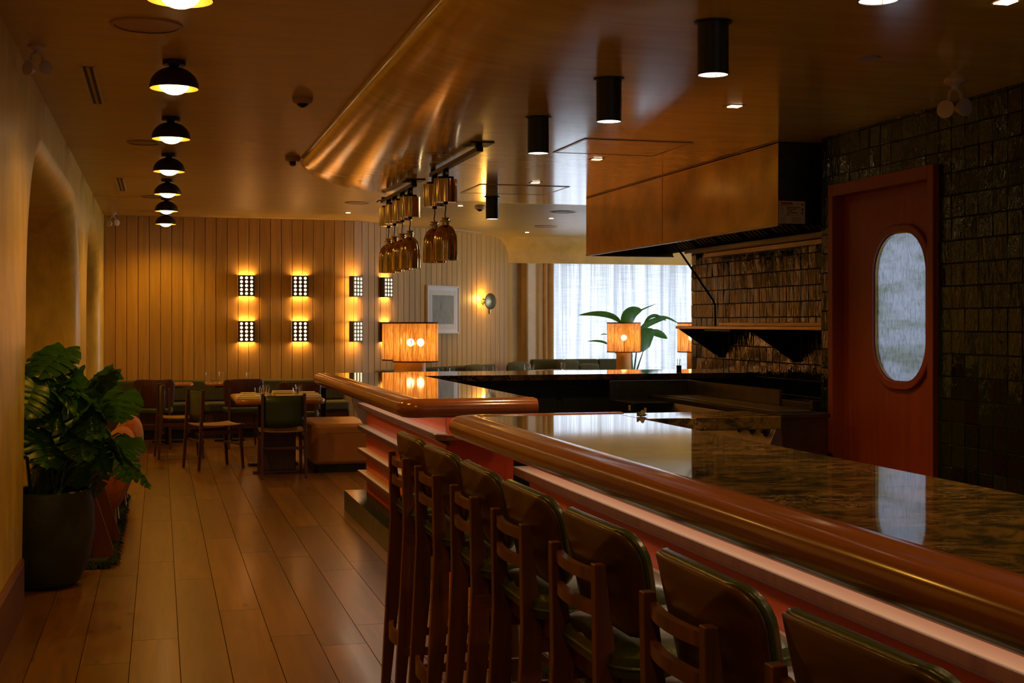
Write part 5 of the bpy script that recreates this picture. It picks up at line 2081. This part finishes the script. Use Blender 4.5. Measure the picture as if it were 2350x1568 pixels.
# ---------------------------------------------------------------- tan leather ottoman
ot = MB().prism(capsule(.30, .54, .08, 8), .41, 'z', .08).build('ottoman', M['tan'], bevel=.045, seg=5)
ot.location = (1.775, 13.86, 0)
tag(ot, 'large tan leather ottoman beside the middle bar', 'ottoman')
MB().prism(capsule(.275, .51, .07, 6), .08, 'z', 0).build('plinth', M['blackm'], ot)
MB().prism(capsule(.302, .542, .08, 8), .006, 'z', .40).build('seam', M['tan'], ot)

# ---------------------------------------------------------------- rust lounge seats and rug


def rust_chair(x, y, label):
    root = empty('lounge_chair', (x, y, 0.032), 0, label, 'lounge chair', 'rust boucle lounge chairs by the arch')

    # back pad: tall rounded cushion, thickness along x, width along y
    vs, fs = [], []
    ny, na = 10, 24
    for j in range(ny + 1):
        v = j / ny * 2 - 1
        sc2 = (1 - abs(v) ** 4) ** .5 * .22 + .78 if abs(v) < 1 else .70
        for i in range(na):
            a = 2 * PI * i / na
            xx, zz = .125 * math.cos(a) * sc2 * (1 + .22 * math.sin(a)), .30 * math.sin(a) * sc2
            vs.append((xx + .03 * (zz / .25), v * .30, .405 + zz))
    for j in range(ny):
        for i in range(na):
            k2 = (i + 1) % na
            fs.append((j * na + i, j * na + k2, (j + 1) * na + k2, (j + 1) * na + i))
    fs.append(tuple(range(na - 1, -1, -1)))
    fs.append(tuple(range(ny * na, (ny + 1) * na)))
    MB().add(vs, fs).build('back_cushion', M['rust'], root, smooth=True)
    MB().box(-.55, -.08, -.28, .28, .30, .44).build('seat_cushion', M['rust'], root, bevel=.05, seg=4)
    MB().box(-.55, -.02, -.27, .27, .24, .30).build('seat_frame', M['chair_wood'], root, bevel=.004)
    for lx in (-.50, -.02):
        for ly in (-.24, .24):
            MB().tube([(lx, ly, .24), (lx + .02, ly, 0)], .010, 8).build('leg', M['brass'], root, smooth=True)
    MB().box(.0, .018, -.318, -.314, .40, .455).build('label_tag', M['paper'], root)
    return root


rust_chair(-0.30, 10.15, 'nearest rust-orange boucle lounge chair with rounded back beyond the plant pot')
rust_chair(-0.265, 11.38, 'farther rust-orange boucle lounge chair peeking from behind the nearest one')
bn = empty('wooden_bench', (-0.75, 8.9, 0), 0, 'red-brown wooden bench end with slanted side panels behind the plant pot', 'bench')
for k, (yy_, xr0, xr1, zt_) in enumerate(((8.62, -.285, -.44, .60), (9.25, -.265, -.43, .66))):
    o = MB().prism([(-.62 + .75, .045), (xr0 + .75, .045), (xr0 + .76, .09), (xr1 + .75, zt_), (-.62 + .75, zt_)], .035, 'y', yy_ - 8.9).build('side_panel', M['base_wood'], bn, bevel=.003)
MB().box(-.60 + .75, -.40 + .75, -.31, .35, .36, .40).build('seat_plank', M['door_wood'], bn)
MB().box(-.62 + .75, -.58 + .75, -.31, .35, .40, .64).build('back_plank', M['door_wood'], bn)
ru = MB()
rr2 = random.Random(11)
ru.box(-1.7, -.30, 8.52, 11.9, 0.001, .022)
rug = ru.build('rug', M['rug'])
tag(rug, 'dark green shaggy rug with ragged edge under the lounge seats', 'rug')
fz = MB()
for k in range(340):
    y = 8.50 + rr2.random() * 3.4
    x = -.31 + rr2.uniform(-.01, .02)
    a = rr2.uniform(-.5, .5)
    L = rr2.uniform(.03, .07)
    fz.tube([(x, y, .015), (x + L * .5 * math.cos(a), y + L * .5 * math.sin(a), .03), (x + L * math.cos(a), y + L * math.sin(a), .004)], [.007, .006, .002], 4)
for k in range(150):
    x = -.72 + rr2.random() * .42
    L = rr2.uniform(.03, .07)
    fz.tube([(x, 8.53, .018), (x + rr2.uniform(-.02, .02), 8.52 - L * .5, .035), (x + rr2.uniform(-.03, .03), 8.52 - L, .004)], [.008, .007, .002], 4)
fz.build('fringe', M['rug'], rug, kind='stuff')

# ---------------------------------------------------------------- monstera
PXc, PYc = -0.63, 8.02
mon = empty('potted_monstera', (PXc, PYc, 0), 0, 'large potted monstera in a dark rounded planter at the arch', 'plant')
MB().lathe([(.001, 0), (.155, 0), (.19, .03), (.245, .16), (.272, .32), (.268, .45), (.245, .545), (.235, .552), (.222, .545), (.235, .44), (.22, .42)], 48, cap=False).build('pot', M['pot'], mon, smooth=True)
MB().lathe([(.001, .50), (.236, .495)], 32, cap=False).build('soil', M['soil'], mon, smooth=True)


def monstera_mesh(seed):
    rr_ = random.Random(seed)
    # half outline samples with notches; leaf in xy plane, stem joint at origin, tip at +y
    cuts = [0.40, 0.56, 0.71, 0.84]
    vs, fs = [], []
    segs = []
    N = 56

    def half_w(t):
        return (math.sin(PI * (t * .86 + .10)) ** .75) * .56 * (1 - .22 * t)
    for side in (-1, 1):
        prev = None
        for i in range(N + 1):
            t = i / N
            yb = -.16 + t * 1.08
            w_ = half_w(t)
            nt_ = 1.0
            for c_ in cuts:
                d = abs(t - c_ - .02 * side)
                if d < .015:
                    nt_ = min(nt_, .34 + .2 * rr_.random())
            w_ *= nt_
            # ribs slope towards the tip
            mid = (0, max(yb * .93 + .0, 0.0) if t > .13 else 0.0)
            pts_ = []
            for q in (0, .35, .7, 1.0):
                x = side * w_ * q
                y = mid[1] + (yb + .10 * (w_ * 2) - mid[1]) * q
                z = .05 * math.sin(q * 2.2) - .16 * (w_ * q) ** 2 * 2 - .22 * max(0, y - .2) ** 2 + .012 * math.sin(y * 30) * q
                pts_.append((x, y, z))
            o0 = len(vs)
            vs += pts_
            if prev is not None:
                for k in range(3):
                    fs.append((prev + k, prev + k + 1, o0 + k + 1, o0 + k))
            prev = o0
    return MB().add(vs, fs).mesh('leaf', M['leaf'], True)


lm = [monstera_mesh(k) for k in range(3)]
rl = random.Random(23)
stm = MB()
leafspec = []
# hand placed prominent leaves (pixel x, y, size, yaw, pitch)
hand = [(150, 800, .34, 2.6, .9), (115, 815, .30, 3.4, 1.2), (262, 850, .28, 1.2, 1.25), (285, 900, .27, .2, 1.35), (120, 915, .26, -2.9, 1.35), (230, 905, .30, .6, 1.6), (180, 850, .30, 2.0, 1.4),
        (80, 880, .3, 3.2, 1.2), (170, 960, .32, -2.6, 1.5), (240, 985, .28, -1.3, 1.6), (90, 990, .3, -2.5, 1.3), (205, 1010, .26, -2.2, 1.7)]
for (px, py, sz, yw, pt) in hand:
    q = PY(px, py, PYc + rl.uniform(-.22, .02))
    leafspec.append((q, sz, yw, pt))
for k in range(30):
    a = rl.uniform(0, 2 * PI)
    r_ = rl.uniform(.05, .36)
    z = rl.uniform(.70, 1.36)
    leafspec.append((Vector((PXc + .16 + r_ * math.cos(a), PYc + r_ * math.sin(a) * .8, z)), rl.uniform(.22, .32), rl.uniform(-PI, PI), rl.uniform(.9, 1.8)))
for k, (q, sz, yw, pt) in enumerate(leafspec):
    # leaf blade hangs: rotate about x by (pi - pitch) so the tip points outwards and down
    o = inst('leaf', lm[k % 3], None, q, (-pt * .75 + .15, rl.uniform(-.4, .4), yw), (sz * .92, sz * .92, sz))
    P(o, mon)
    base = Vector((PXc + rl.uniform(-.08, .08), PYc + rl.uniform(-.08, .08), .50))
    stm.tube([base, base * .6 + q * .4 + Vector((0, 0, .10)), q * .85 + base * .15 + Vector((0, 0, .08)), q], [.011, .009, .006, .004], 6)
P(stm.build('stem', M['stem'], smooth=True), mon)
vn = MB()
for k in range(3):
    vn.tube([(-.02 + k * .03, .02 * k, .49), (-.03 + k * .02, .0, .62), (.01 * k, .01, .86)], [.02, .018, .012], 8)
vn.build('trunk', M['soil'], mon, smooth=True)

bpy.data.objects.remove(tmp)
scene.view_settings.use_curve_mapping = False
